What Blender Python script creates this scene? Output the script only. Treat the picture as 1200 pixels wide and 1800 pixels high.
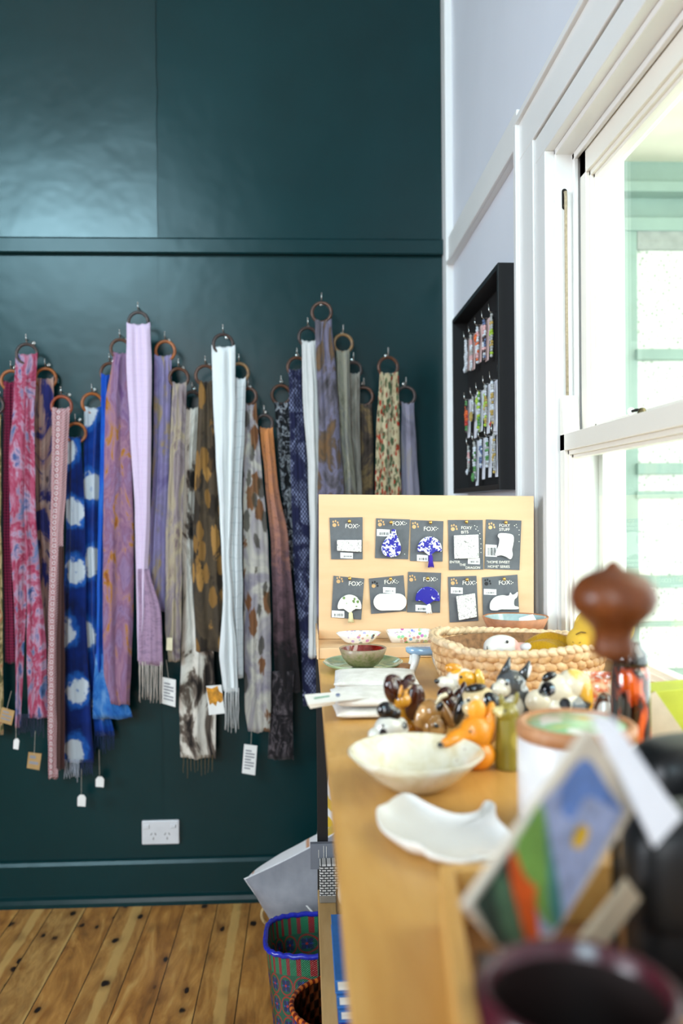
import bpy, bmesh, math, random
from mathutils import Vector, Matrix, noise
R = math.radians
rnd = random.Random(7)
for o in list(bpy.data.objects): bpy.data.objects.remove(o, do_unlink=True)
SC = bpy.context.scene
COL = SC.collection

# ------------------------------------------------------------------ camera
F = 1492.0
YAW = math.atan(65 / F); PIT = math.atan(10 / F); ROLL = 0.008
CAM = Vector((0, 0, 1.22))
fw = Vector((math.sin(YAW) * math.cos(PIT), math.cos(YAW) * math.cos(PIT), -math.sin(PIT))).normalized()
r0 = fw.cross(Vector((0, 0, 1))).normalized(); u0 = r0.cross(fw)
rt = (r0 - ROLL * u0).normalized(); up = rt.cross(fw).normalized()
cd = bpy.data.cameras.new('camera'); cam = bpy.data.objects.new('camera', cd); COL.objects.link(cam)
cam.matrix_world = Matrix(((rt.x, up.x, -fw.x, CAM.x), (rt.y, up.y, -fw.y, CAM.y), (rt.z, up.z, -fw.z, CAM.z), (0, 0, 0, 1)))
cd.sensor_fit = 'VERTICAL'; cd.sensor_height = 36; cd.lens = F / 1800 * 36
cd.clip_start = 0.02; cd.clip_end = 60
cd.dof.use_dof = True; cd.dof.focus_distance = 1.5; cd.dof.aperture_fstop = 3.2; cd.dof.aperture_blades = 8
SC.camera = cam
SC.view_settings.view_transform = 'Standard'; SC.view_settings.look = 'None'
SC.view_settings.gamma = 1; SC.view_settings.use_curve_mapping = False
SC.view_settings.exposure = 0.32

# ------------------------------------------------------------------ world and lights
WALL_Y = 2.65; WALL_X = 0.46; LEFT_X = -4.2; BACK_Y = -3.6; CEIL = 4.5
w = bpy.data.worlds.new('sky'); SC.world = w; w.use_nodes = True
bg = w.node_tree.nodes['Background']; bg.inputs[0].default_value = (0.9, 0.95, 1, 1); bg.inputs[1].default_value = 3.4

def area(name, loc, target, sx, sy, power, col, spread=180):
    l = bpy.data.lights.new(name, 'AREA'); l.shape = 'RECTANGLE'; l.size = sx; l.size_y = sy; l.energy = power; l.color = col; l.spread = R(spread)
    o = bpy.data.objects.new(name, l); COL.objects.link(o); o.location = loc
    o.rotation_euler = (Vector(target) - Vector(loc)).to_track_quat('-Z', 'Y').to_euler(); return o
# daylight through the shop's other windows (left wall and rear wall), and through the window beside the counter
area('daylight_left_window', (LEFT_X + .06, -0.5, 1.9), (0.46, 1.3, 1.7), 1.5, 1.7, 44, (.84, .91, 1), 110)
area('daylight_rear_door', (-1.3, BACK_Y + .06, 1.8), (-.2, 2.6, 1.2), 1.5, 2.2, 22, (.95, .97, 1))
area('daylight_rear_upper_window', (-2.3, BACK_Y + .06, 3.85), (-.7, 2.6, 2.05), 1.9, 0.8, 17, (.44, .80, .95), 60)
area('daylight_counter_window', (1.02, 0.55, 1.75), (0.2, 1.15, 1.0), 0.9, 0.9, 12, (1, .94, .87))

# ------------------------------------------------------------------ pixel rays -> places
def ray(px, py): return fw + (px - 600) / F * rt + (900 - py) / F * up
def PY(px, py, Y):
    d = ray(px, py); return CAM + d * ((Y - CAM.y) / d.y)
def PX(px, py, X):
    d = ray(px, py); return CAM + d * ((X - CAM.x) / d.x)
def PZ(px, py, Z):
    d = ray(px, py); return CAM + d * ((Z - CAM.z) / d.z)

# ------------------------------------------------------------------ material helpers
def lin(h):
    if isinstance(h, (tuple, list)): return tuple(h[:3]) + (1,)
    h = h.lstrip('#'); c = [int(h[i:i + 2], 16) / 255 for i in (0, 2, 4)]
    return tuple((x / 12.92 if x <= .04045 else ((x + .055) / 1.055) ** 2.4) for x in c) + (1,)
class NT:
    def __init__(s, name):
        s.m = bpy.data.materials.new(name); s.m.use_nodes = True; s.t = s.m.node_tree
        s.b = s.t.nodes['Principled BSDF']; s.o = s.t.nodes['Material Output']
    def n(s, ty, **kw):
        nd = s.t.nodes.new(ty)
        for k, v in kw.items(): setattr(nd, k, v)
        return nd
    def l(s, a, b): s.t.links.new(a, b)
    def setv(s, sock, v):
        if isinstance(v, bpy.types.NodeSocket): s.l(v, sock)
        else: sock.default_value = v
    def coord(s, kind='UV', scale=(1, 1, 1), rot=(0, 0, 0), loc=(0, 0, 0)):
        tc = s.n('ShaderNodeTexCoord'); mp = s.n('ShaderNodeMapping')
        mp.inputs['Scale'].default_value = scale; mp.inputs['Rotation'].default_value = rot; mp.inputs['Location'].default_value = loc
        s.l(tc.outputs[kind], mp.inputs[0]); return mp.outputs[0]
    def noise(s, vec, scale=5, detail=3, rough=.5, dist=0):
        nd = s.n('ShaderNodeTexNoise'); s.l(vec, nd.inputs['Vector'])
        nd.inputs['Scale'].default_value = scale; nd.inputs['Detail'].default_value = detail
        nd.inputs['Roughness'].default_value = rough; nd.inputs['Distortion'].default_value = dist; return nd.outputs['Fac']
    def vor(s, vec, scale=5, feature='F1', out='Distance', rand=1):
        nd = s.n('ShaderNodeTexVoronoi', feature=feature); s.l(vec, nd.inputs['Vector']); nd.inputs['Scale'].default_value = scale
        if 'Randomness' in nd.inputs: nd.inputs['Randomness'].default_value = rand
        return nd.outputs[out]
    def wave(s, vec, scale=5, dist=0, typ='BANDS', dirn='X', detail=2, dscale=1):
        nd = s.n('ShaderNodeTexWave', wave_type=typ); 
        if typ == 'BANDS': nd.bands_direction = dirn
        s.l(vec, nd.inputs['Vector']); nd.inputs['Scale'].default_value = scale; nd.inputs['Distortion'].default_value = dist
        nd.inputs['Detail'].default_value = detail; nd.inputs['Detail Scale'].default_value = dscale; return nd.outputs['Fac']
    def ramp(s, fac, stops, interp='LINEAR'):
        nd = s.n('ShaderNodeValToRGB'); s.l(fac, nd.inputs[0]); cr = nd.color_ramp; cr.interpolation = interp
        while len(cr.elements) < len(stops): cr.elements.new(.5)
        for e, (p, c) in zip(cr.elements, stops): e.position = p; e.color = lin(c)
        return nd.outputs[0]
    def math(s, op, a, b=0, c=None, clamp=False):
        nd = s.n('ShaderNodeMath', operation=op, use_clamp=clamp); s.setv(nd.inputs[0], a); s.setv(nd.inputs[1], b)
        if c is not None: s.setv(nd.inputs[2], c)
        return nd.outputs[0]
    def step(s, v, lo, hi):
        nd = s.n('ShaderNodeMapRange'); s.setv(nd.inputs[0], v); nd.inputs[1].default_value = lo; nd.inputs[2].default_value = hi
        nd.interpolation_type = 'SMOOTHSTEP'; return nd.outputs[0]
    def mix(s, fac, a, b, mode='MIX'):
        nd = s.n('ShaderNodeMixRGB', blend_type=mode); s.setv(nd.inputs[0], fac)
        for i, v in ((1, a), (2, b)):
            if isinstance(v, bpy.types.NodeSocket): s.l(v, nd.inputs[i])
            else: nd.inputs[i].default_value = lin(v)
        return nd.outputs[0]
    def sep(s, vec):
        nd = s.n('ShaderNodeSeparateXYZ'); s.l(vec, nd.inputs[0]); return nd.outputs
    def comb(s, x, y, z=0):
        nd = s.n('ShaderNodeCombineXYZ'); s.setv(nd.inputs[0], x); s.setv(nd.inputs[1], y); s.setv(nd.inputs[2], z); return nd.outputs[0]
    def bump(s, h, strength=.3, dist=.002):
        nd = s.n('ShaderNodeBump'); s.l(h, nd.inputs['Height']); nd.inputs['Strength'].default_value = strength
        nd.inputs['Distance'].default_value = dist; s.l(nd.outputs[0], s.b.inputs['Normal']); return nd
    def col(s, c):
        if isinstance(c, bpy.types.NodeSocket): s.l(c, s.b.inputs['Base Color'])
        else: s.b.inputs['Base Color'].default_value = lin(c)
        return s
    def p(s, rough=.5, metal=0, spec=.5, coat=0, sheen=0, sss=0, trans=0):
        i = s.b.inputs; i['Roughness'].default_value = rough; i['Metallic'].default_value = metal
        i['Specular IOR Level'].default_value = spec; i['Coat Weight'].default_value = coat; i['Coat Roughness'].default_value = .06
        if sheen: i['Sheen Weight'].default_value = sheen
        if trans: i['Transmission Weight'].default_value = trans
        return s.m
def plain(name, c, rough=.5, vary=.06, scale=30, **kw):
    t = NT(name); v = t.coord('Object'); f = t.noise(v, scale, 4)
    c0 = lin(c); lo = tuple(max(0, x * (1 - vary * 2)) for x in c0[:3]); hi = tuple(min(1, x * (1 + vary * 2)) for x in c0[:3])
    t.col(t.ramp(f, [(.3, lo), (.7, hi)])); t.bump(f, .12, .001); return t.p(rough, **kw)

# ------------------------------------------------------------------ mesh helpers
class MB:
    def __init__(s): s.v = []; s.f = []; s.uv = {}; s.mi = []
    def add(s, vs, fs, mi=0, uvs=None):
        b = len(s.v); s.v += [Vector(v) for v in vs]
        for f in fs: s.f.append([b + i for i in f]); s.mi.append(mi)
        if uvs:
            for i, u in enumerate(uvs): s.uv[b + i] = u
        return s
    def box(s, a, b, mi=0):
        x0, y0, z0 = a; x1, y1, z1 = b
        vs = [(x0, y0, z0), (x1, y0, z0), (x1, y1, z0), (x0, y1, z0), (x0, y0, z1), (x1, y0, z1), (x1, y1, z1), (x0, y1, z1)]
        return s.add(vs, [(0, 3, 2, 1), (4, 5, 6, 7), (0, 1, 5, 4), (1, 2, 6, 5), (2, 3, 7, 6), (3, 0, 4, 7)], mi)
    def rings(s, rs, cap=True, closed=False, mi=0):
        n = len(rs[0]); vs = [v for r in rs for v in r]; fs = []
        m = len(rs)
        for i in range(m if closed else m - 1):
            for j in range(n):
                a, b = i * n, ((i + 1) % m) * n
                fs.append((a + j, a + (j + 1) % n, b + (j + 1) % n, b + j))
        if cap and not closed:
            fs.append(tuple(range(n - 1, -1, -1))); fs.append(tuple((m - 1) * n + j for j in range(n)))
        return s.add(vs, fs, mi)
    def lathe(s, prof, c=(0, 0, 0), n=48, sx=1, sy=1, cap=True, wob=0, mi=0):
        rs = []
        for k, (r, z) in enumerate(prof):
            rs.append([Vector((c[0] + r * sx * math.cos(t) * (1 + wob * math.sin(3 * t + 1) + wob * .6 * math.sin(7 * t)), c[1] + r * sy * math.sin(t) * (1 + wob * math.sin(3 * t + 1)),
                       c[2] + z)) for t in [2 * math.pi * j / n for j in range(n)]])
        return s.rings(rs, cap, mi=mi)
    def tube(s, pts, rad, n=10, closed=False, cap=True, mi=0):
        pts = [Vector(p) for p in pts]; m = len(pts); rs = []; prev = None
        for i, p in enumerate(pts):
            if closed: t = pts[(i + 1) % m] - pts[i - 1]
            else: t = pts[min(i + 1, m - 1)] - pts[max(i - 1, 0)]
            t.normalize()
            if prev is None:
                a = Vector((0, 0, 1)) if abs(t.z) < .9 else Vector((1, 0, 0)); nrm = t.cross(a).normalized()
            else: nrm = (prev - t * prev.dot(t)).normalized()
            prev = nrm; bn = t.cross(nrm); r = rad(i / (m - 1)) if callable(rad) else rad
            rs.append([p + (nrm * math.cos(q) + bn * math.sin(q)) * r for q in [2 * math.pi * j / n for j in range(n)]])
        return s.rings(rs, cap, closed, mi)
    def ell(s, c, r, rot=(0, 0, 0), n=16, m=10, mi=0):
        M = Matrix.Rotation(R(rot[2]), 3, 'Z') @ Matrix.Rotation(R(rot[1]), 3, 'Y') @ Matrix.Rotation(R(rot[0]), 3, 'X')
        c = Vector(c); vs = [c + M @ Vector((0, 0, -r[2]))]
        for i in range(1, m):
            a = -math.pi / 2 + math.pi * i / m
            for j in range(n):
                t = 2 * math.pi * j / n
                vs.append(c + M @ Vector((r[0] * math.cos(a) * math.cos(t), r[1] * math.cos(a) * math.sin(t), r[2] * math.sin(a))))
        vs.append(c + M @ Vector((0, 0, r[2]))); fs = []
        for j in range(n): fs.append((0, 1 + (j + 1) % n, 1 + j))
        for i in range(m - 2):
            for j in range(n):
                a = 1 + i * n; b = a + n; fs.append((a + j, a + (j + 1) % n, b + (j + 1) % n, b + j))
        L = len(vs) - 1; a = 1 + (m - 2) * n
        for j in range(n): fs.append((a + j, a + (j + 1) % n, L))
        return s.add(vs, fs, mi)
    def prism(s, poly, off, mi=0):
        """poly: 3D points (planar-ish); off: thickness vector"""
        off = Vector(off); n = len(poly); vs = [Vector(p) for p in poly] + [Vector(p) + off for p in poly]
        fs = [tuple(range(n)), tuple(range(2 * n - 1, n - 1, -1))] + [(i, n + i, n + (i + 1) % n, (i + 1) % n) for i in range(n)]
        return s.add(vs, fs, mi)
    def xf(s, M):
        s.v = [M @ v for v in s.v]; return s
    def build(s, name, mat, parent=None, smooth=False, bevel=0, origin=None, subd=0, remesh=0, autos=None):
        off = Vector((0, 0, 0))
        if parent is not None:
            p = parent
            while p is not None: off += p.location; p = p.parent
        elif origin is not None: off = Vector(origin)
        elif s.v:
            lo = [min(v[i] for v in s.v) for i in range(3)]; hi = [max(v[i] for v in s.v) for i in range(3)]
            off = Vector(((lo[0] + hi[0]) / 2, (lo[1] + hi[1]) / 2, lo[2]))
        me = bpy.data.meshes.new(name); me.from_pydata([tuple(v - off) for v in s.v], [], s.f)
        mats = mat if isinstance(mat, (list, tuple)) else [mat]
        for m in mats: me.materials.append(m)
        if len(mats) > 1: me.polygons.foreach_set('material_index', s.mi)
        if s.uv:
            ul = me.uv_layers.new(name='UVMap')
            for lp in me.loops: ul.data[lp.index].uv = s.uv.get(lp.vertex_index, (0, 0))
        bm = bmesh.new(); bm.from_mesh(me); bmesh.ops.recalc_face_normals(bm, faces=bm.faces); bm.to_mesh(me); bm.free()
        o = bpy.data.objects.new(name, me); COL.objects.link(o)
        if parent is not None: o.parent = parent
        else: o.location = off
        if smooth or autos: me.shade_smooth()
        if bevel:
            b = o.modifiers.new('bevel', 'BEVEL'); b.width = bevel; b.segments = 2; b.limit_method = 'ANGLE'; b.angle_limit = R(40)
        if remesh:
            q = o.modifiers.new('remesh', 'REMESH'); q.mode = 'VOXEL'; q.voxel_size = remesh; q.use_smooth_shade = True
            q = o.modifiers.new('smooth', 'SMOOTH'); q.factor = .5; q.iterations = 5
        if subd:
            q = o.modifiers.new('subd', 'SUBSURF'); q.levels = subd; q.render_levels = subd
        return o
def tag(o, label=None, cat=None, group=None, kind=None):
    if label: o['label'] = label
    if cat: o['category'] = cat
    if group: o['group'] = group
    if kind: o['kind'] = kind
    return o
def thing(name, label, cat, loc, group=None):
    o = bpy.data.objects.new(name, None); COL.objects.link(o); o.location = loc; o.empty_display_size = .03
    return tag(o, label, cat, group)
def struct(name, mb, mat, **kw): return tag(mb.build(name, mat, **kw), kind='structure')
def text(txt, size, loc, mat, parent, name='lettering', ang=0, depth=.0002, shear=0, align='LEFT', rot=None, offset=0):
    c = bpy.data.curves.new('t', 'FONT'); c.body = txt; c.size = size; c.extrude = depth; c.shear = shear; c.align_x = align; c.offset = offset
    o = bpy.data.objects.new('t', c); COL.objects.link(o)
    me = bpy.data.meshes.new_from_object(o.evaluated_get(bpy.context.evaluated_depsgraph_get()))
    bpy.data.objects.remove(o); me.name = name
    M = Matrix.Rotation(R(ang), 4, 'Y') @ Matrix.Rotation(R(90), 4, 'X') if rot is None else rot
    off = Vector((0, 0, 0)); p = parent
    while p is not None: off += p.location; p = p.parent
    me.transform(Matrix.Translation(Vector(loc) - off) @ M); me.materials.clear(); me.materials.append(mat)
    q = bpy.data.objects.new(name, me); COL.objects.link(q); q.parent = parent; return q
def circ(cx, cy, rx, ry, n=20, a0=0, a1=360):
    return [(cx + rx * math.cos(R(a0 + (a1 - a0) * i / n)), cy + ry * math.sin(R(a0 + (a1 - a0) * i / n))) for i in range(n)]
def smoothpoly(pts, n=6):
    m = len(pts); out = []
    for i in range(m):
        p0, p1, p2, p3 = pts[i - 1], pts[i], pts[(i + 1) % m], pts[(i + 2) % m]
        for k in range(n):
            t = k / n
            out.append(tuple(.5 * (2 * p1[j] + (p2[j] - p0[j]) * t + (2 * p0[j] - 5 * p1[j] + 4 * p2[j] - p3[j]) * t * t + (3 * p1[j] - p0[j] - 3 * p2[j] + p3[j]) * t ** 3) for j in range(len(p1))))
    return out
# ================================================================== SETTING
def m_green(name='teal_wall_paint', sp=.26, ro=.25):
    t = NT(name); v = t.coord('Object'); n1 = t.noise(v, 2.2, 4, .55); n2 = t.noise(v, 28, 4, .6)
    t.col(t.ramp(n1, [(.3, '#04282a'), (.7, '#063033')]))
    t.l(t.math('MULTIPLY_ADD', n2, .12, .26), t.b.inputs['Roughness'])
    h = t.math('ADD', t.math('MULTIPLY', n1, 1.0), t.math('MULTIPLY', n2, .012)); t.bump(h, .35, .012)
    m = t.p(.32, spec=sp); t.l(t.math('MULTIPLY_ADD', n2, .03, ro), t.b.inputs['Roughness']); return m
M_GREEN = m_green(); M_GREEN_GLOSS = m_green('glossier_teal_paint', .40, .22)
def m_white(name='white_wall_paint', c='#dfe2ea', rough=.42):
    t = NT(name); v = t.coord('Object'); n1 = t.noise(v, 4, 4); n2 = t.noise(v, 60, 3)
    c0 = lin(c); t.col(t.ramp(n1, [(.3, tuple(x * .96 for x in c0[:3])), (.7, c0)])); t.bump(t.math('ADD', n1, t.math('MULTIPLY', n2, .1)), .15, .004)
    return t.p(rough)
M_WHITE = m_white(); M_TRIM = m_white('white_gloss_trim', '#ecebe8', .3); M_SASH = m_white('cream_gloss_sash', '#f1ece0', .28)
M_CEIL = m_white('ceiling_paint', '#e8e6e0', .7)
M_BLACK = plain('black_metal_paint', '#0b0b0c', .45)
M_DARKGAP = plain('dark_gap', '#14110f', .9)
def m_floor():
    t = NT('cypress_floor_boards'); v = t.coord('Object'); s = t.sep(v); W = .1
    xi = t.math('DIVIDE', t.math('ADD', s[0], 5.076), W); idx = t.math('FLOOR', xi); fr = t.math('FRACT', xi)
    wn = t.n('ShaderNodeTexWhiteNoise', noise_dimensions='1D'); t.l(idx, wn.inputs['W']); rv = wn.outputs['Value']
    cv = t.comb(t.math('MULTIPLY', s[0], 1), t.math('MULTIPLY_ADD', s[1], .22, t.math('MULTIPLY', rv, 37)), rv)
    g = t.noise(cv, 16, 6, .6, 1.6); g2 = t.noise(cv, 55, 5, .6, .4)
    base = t.ramp(g, [(.25, '#6c3f1a'), (.42, '#ad7030'), (.55, '#cc8d44'), (.72, '#e6b468')])
    base = t.mix(t.math('MULTIPLY', rv, .7), base, t.ramp(g2, [(.3, '#7d5020'), (.7, '#dbb06a')]))
    sap = t.step(t.math('ABSOLUTE', t.math('SUBTRACT', t.math('ADD', fr, t.math('MULTIPLY', g, .25)), t.math('MULTIPLY', rv, 1.3))), .16, .1)
    base = t.mix(t.math('MULTIPLY', t.math('MULTIPLY', sap, t.math('GREATER_THAN', rv, .45)), .7), base, '#e0b56c')
    kv = t.comb(t.math('MULTIPLY_ADD', s[0], 9, t.math('MULTIPLY', g, .35)), t.math('MULTIPLY_ADD', s[1], 5.5, t.math('MULTIPLY', rv, 11)), 0)
    kd = t.vor(kv, 1.75); kd = t.math('ADD', kd, t.math('MULTIPLY', t.noise(kv, 9, 3), .05))
    knot = t.step(kd, .21, .13)
    halo = t.step(kd, .5, .1)
    base = t.mix(t.math('MULTIPLY', halo, .5), base, '#6d3f17'); base = t.mix(knot, base, '#21120a')
    sc = t.noise(t.comb(t.math('MULTIPLY', s[0], 3), s[1], 0), 90, 4, .7, 2.5); scr = t.step(sc, .68, .74)
    base = t.mix(t.math('MULTIPLY', scr, .35), base, '#c9b394')
    gap = t.math('LESS_THAN', t.math('ABSOLUTE', t.math('SUBTRACT', fr, .5)), .488)
    base = t.mix(gap, '#1d0f07', base); t.col(base)
    t.bump(t.math('ADD', t.math('MULTIPLY', gap, 1), t.math('MULTIPLY', g2, .1)), .4, .002)
    m = t.p(.32, spec=.4); t.l(t.math('MULTIPLY_ADD', g2, .25, .25), t.b.inputs['Roughness']); return m
M_FLOOR = m_floor()
def m_wood(name, cols, scale=1, rough=.4, dirn=1, coat=0):
    t = NT(name); v = t.coord('Object'); s = t.sep(v); ax = [0, 1, 2]
    sc = [1, 1, 1]; sc[dirn] = .12
    cv = t.comb(t.math('MULTIPLY', s[0], sc[0]), t.math('MULTIPLY', s[1], sc[1]), t.math('MULTIPLY', s[2], sc[2]))
    g = t.noise(cv, 22 * scale, 6, .55, 1.2); g2 = t.noise(cv, 120 * scale, 4, .6)
    base = t.ramp(t.math('MULTIPLY_ADD', g2, .25, t.math('MULTIPLY', g, .8)), [(.3, cols[0]), (.5, cols[1]), (.72, cols[2])]); t.col(base)
    t.bump(g2, .1, .0006); return t.p(rough, coat=coat, spec=.4)
M_COUNTER = m_wood('honey_plywood', ['#bf8b45', '#d09d54', '#deb069'], .8, .38)
M_BOARD = m_wood('pale_plywood', ['#d8b084', '#deb98f', '#e4c19a'], .5, .5, 0)
M_PALE = m_wood('pale_pine', ['#b08a54', '#c39c64', '#d0ab76'], .8, .5)

T = .12  # wall thickness
mb = MB(); mb.box((LEFT_X - T, BACK_Y - T, -.1), (WALL_X + T, WALL_Y + T, 0)); struct('floor', mb, M_FLOOR, origin=(0, 0, 0))
mb = MB(); mb.box((LEFT_X - T, BACK_Y - T, CEIL), (WALL_X + T, WALL_Y + T, CEIL + .1)); struct('ceiling', mb, M_CEIL)
# green wall: lower part and the two upper panels, the left panel standing a few millimetres proud with a rough joint
seam = PY(276, 300, WALL_Y).x; railz = (PY(390, 449, WALL_Y).z, PY(390, 421, WALL_Y).z)
mb = MB(); mb.box((LEFT_X - T, WALL_Y, 0), (WALL_X, WALL_Y + T, CEIL)); struct('wall_back', mb, M_GREEN, origin=(0, 0, 0))
def sheet(x0, x1, z0, z1, th0, th1, wob):
    mb = MB(); n = 90; a = []; b = []
    nx = 26
    def pt(i, k):
        x = x0 + (x1 - x0) * i / nx; z = z0 + (z1 - z0) * k / n
        if i == nx: x += wob * noise.noise(Vector((z * 9, 3, 0)))
        th = th0 + (th1 - th0) * (i / nx) + .0012 * noise.noise(Vector((x * 3, z * 3, 1)))
        return (x, WALL_Y - max(th, .0005), z)
    vs = [pt(i, k) for k in range(n + 1) for i in range(nx + 1)]
    fs = [(k * (nx + 1) + i, k * (nx + 1) + i + 1, (k + 1) * (nx + 1) + i + 1, (k + 1) * (nx + 1) + i) for k in range(n) for i in range(nx)]
    m0 = len(vs)
    for k in range(n + 1): p = vs[k * (nx + 1) + nx]; vs.append((p[0], WALL_Y + .001, p[2]))
    for k in range(n): fs.append((k * (nx + 1) + nx, m0 + k, m0 + k + 1, (k + 1) * (nx + 1) + nx))
    m1 = len(vs)
    for k in range(n + 1): p = vs[k * (nx + 1)]; vs.append((p[0], WALL_Y + .001, p[2]))
    for k in range(n): fs.append((m1 + k, k * (nx + 1), (k + 1) * (nx + 1), m1 + k + 1))
    return mb.add(vs, fs)
struct('trim_1', sheet(seam - 1.2, seam, railz[1] - .01, CEIL, .0005, .0040, .006), M_GREEN_GLOSS, origin=(0, 0, 0))
struct('trim_2', sheet(seam - 1.2, seam, .15, railz[0] + .01, .0005, .0015, .004), M_GREEN, origin=(0, 0, 0))
# picture rail (green) with a moulded profile along X
def profile_x(prof, x0, x1, y):   # prof: (out, z)
    mb = MB(); mb.rings([[Vector((x, y - o, z)) for o, z in prof] for x in (x0, x1)]); return mb
z0, z1 = railz
struct('trim_3', profile_x([(-.002, z0), (.018, z0), (.022, z0 + .004), (.022, z1 - .006), (.016, z1), (-.002, z1 + .001)], LEFT_X, WALL_X - .001, WALL_Y), M_GREEN, origin=(0, 0, 0))
sk = PY(220, 1512, WALL_Y - .018).z
struct('baseboard_back', profile_x([(-.002, 0), (.034, 0), (.034, .012), (.030, .024), (.020, .030), (.018, .032), (.018, sk - .014), (.013, sk - .004), (.006, sk), (-.002, sk)], LEFT_X, WALL_X - .001, WALL_Y), M_GREEN, origin=(0, 0, 0))

# window geometry on the right wall
jamb = PX(955, 600, WALL_X - .022).y              # far jamb face
headz = PX(958, 257, WALL_X - .022).z
NEAR = .42; SILL = .905
print('WINDOW', jamb, headz, seam, railz, sk)
mb = MB()
mb.box((WALL_X, BACK_Y, 0), (WALL_X + T, NEAR, CEIL)); mb.box((WALL_X, jamb, 0), (WALL_X + T, WALL_Y + T, CEIL))
mb.box((WALL_X, NEAR, 0), (WALL_X + T, jamb, SILL)); mb.box((WALL_X, NEAR, headz), (WALL_X + T, jamb, CEIL))
struct('wall_right', mb, M_WHITE, origin=(0, 0, 0))
# remaining walls with real openings for the daylight
mb = MB(); a, b, c, d = -1.4, .4, .85, 2.65
mb.box((LEFT_X - T, BACK_Y, 0), (LEFT_X, a, CEIL)); mb.box((LEFT_X - T, b, 0), (LEFT_X, WALL_Y, CEIL)); mb.box((LEFT_X - T, a, 0), (LEFT_X, b, c)); mb.box((LEFT_X - T, a, d), (LEFT_X, b, CEIL))
struct('wall_left', mb, M_GREEN, origin=(0, 0, 0))
mb = MB(); a, b, c, d = -2.15, -.45, .65, 2.95
mb.box((LEFT_X - T, BACK_Y - T, 0), (-3.35, BACK_Y, CEIL)); mb.box((b, BACK_Y - T, 0), (WALL_X + T, BACK_Y, CEIL)); mb.box((a, BACK_Y - T, 0), (b, BACK_Y, c)); mb.box((-3.35, BACK_Y - T, 0), (a, BACK_Y, 3.2))
mb.box((a, BACK_Y - T, d), (b, BACK_Y, 3.2)); mb.box((-3.35, BACK_Y - T, 4.3), (b, BACK_Y, CEIL)); mb.box((-1.2, BACK_Y - T, 3.2), (b, BACK_Y, 4.3))
struct('wall_front', mb, M_GREEN, origin=(0, 0, 0))
# corner strip, right-wall rail, casing
mb = MB(); mb.box((WALL_X - .022, WALL_Y - .070, 0), (WALL_X + .001, WALL_Y + .0, CEIL)); struct('trim_4', mb, M_TRIM, bevel=.003)
rz = PX(855, 350, WALL_X - .018).z
mb = MB(); mb.box((WALL_X - .016, PX(907, 300, WALL_X - .02).y + .012, rz), (WALL_X + .001, WALL_Y - .070, rz + .085)); 
mb.box((WALL_X - .022, PX(907, 300, WALL_X - .02).y + .0, rz), (WALL_X - .015, WALL_Y - .070, rz + .012)); struct('trim_5', mb, M_TRIM, bevel=.002)
cas_y = PX(909, 400, WALL_X - .022).y
def casing():
    mb = MB(); w = cas_y - jamb; hw = PX(911, 208, WALL_X - .022).z - headz; zt = headz + hw; q = hw / w
    for (u0, u1, th) in ((0, w * .34, .018), (w * .36, w * .92, .022), (w * .9, w, .030)):
        mb.box((WALL_X - th, jamb + u0, SILL - .3), (WALL_X + .001, jamb + u1, headz + u0 * q + .0001))
        mb.box((WALL_X - th, NEAR - .02, headz + u0 * q), (WALL_X + .001, jamb + u1, headz + u1 * q))
    mb.box((WALL_X - .022, NEAR - w, SILL - .3), (WALL_X + .001, NEAR, zt)); return mb
struct('trim_6', casing(), M_TRIM, bevel=.002)
# window: thing with sashes
XL = .012; X_low = WALL_X + .004; X_up = WALL_X + .040
meet = PX(1008, 762, X_low)
mz = meet.z
win = tag(bpy.data.objects.new('window_1', None), kind='structure'); COL.objects.link(win); win.location = (WALL_X, (jamb + NEAR) / 2, SILL)
mb = MB(); d = .118
mb.box((WALL_X - .001, jamb - .008, SILL), (WALL_X + d, jamb + .001, headz)); mb.box((WALL_X - .001, NEAR, SILL), (WALL_X + d, NEAR + .008, headz))
mb.box((WALL_X - .001, NEAR, headz - .010), (WALL_X + d, jamb, headz + .001)); mb.box((WALL_X - .02, NEAR, SILL - .02), (WALL_X + d + .04, jamb, SILL + .004))
# parting beads and stops
for xx in (WALL_X + .030,):
    mb.box((xx, jamb - .020, SILL), (xx + .008, jamb - .008, headz)); mb.box((xx, NEAR, headz - .022), (xx + .008, jamb, headz - .01))
mb.box((WALL_X + .075, jamb - .03, SILL), (WALL_X + d, jamb - .008, headz)); mb.box((WALL_X + .075, NEAR, headz - .03), (WALL_X + d, jamb, headz - .01))
mb.build('window_frame', M_TRIM, win, bevel=.0015)
def sash(name, x0, th, zb, zt, st, rb, rtop, jy):
    mb = MB(); y1 = jy; y0 = NEAR + .012
    mb.box((x0, y1 - st, zb), (x0 + th, y1, zt)); mb.box((x0, y0, zb), (x0 + th, y0 + st, zt))
    mb.box((x0, y0, zb), (x0 + th, y1, zb + rb)); mb.box((x0, y0, zt - rtop), (x0 + th, y1, zt))
    for k, (i, dx) in enumerate(((.008, .006), (.014, .012))):   # stepped glazing moulding
        mb.box((x0 + dx, y1 - st - i, zb + rb - .001), (x0 + th, y1 - st + .001, zt - rtop + .001)); mb.box((x0 + dx, y0 + st - .001, zt - rtop - i), (x0 + th, y1 - st, zt - rtop + .001))
        mb.box((x0 + dx, y0 + st, zb + rb - .001), (x0 + th, y1 - st, zb + rb + i))
    o = mb.build(name, M_SASH, win, bevel=.0012)
    return o
lower = sash('lower_sash', X_low, .030, SILL + .006, mz + .004, .026, .07, .030, jamb - .010)
upper = sash('upper_sash', X_up, .030, mz - .028, headz - .014, .030, .034, .045, jamb - .022)
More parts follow.
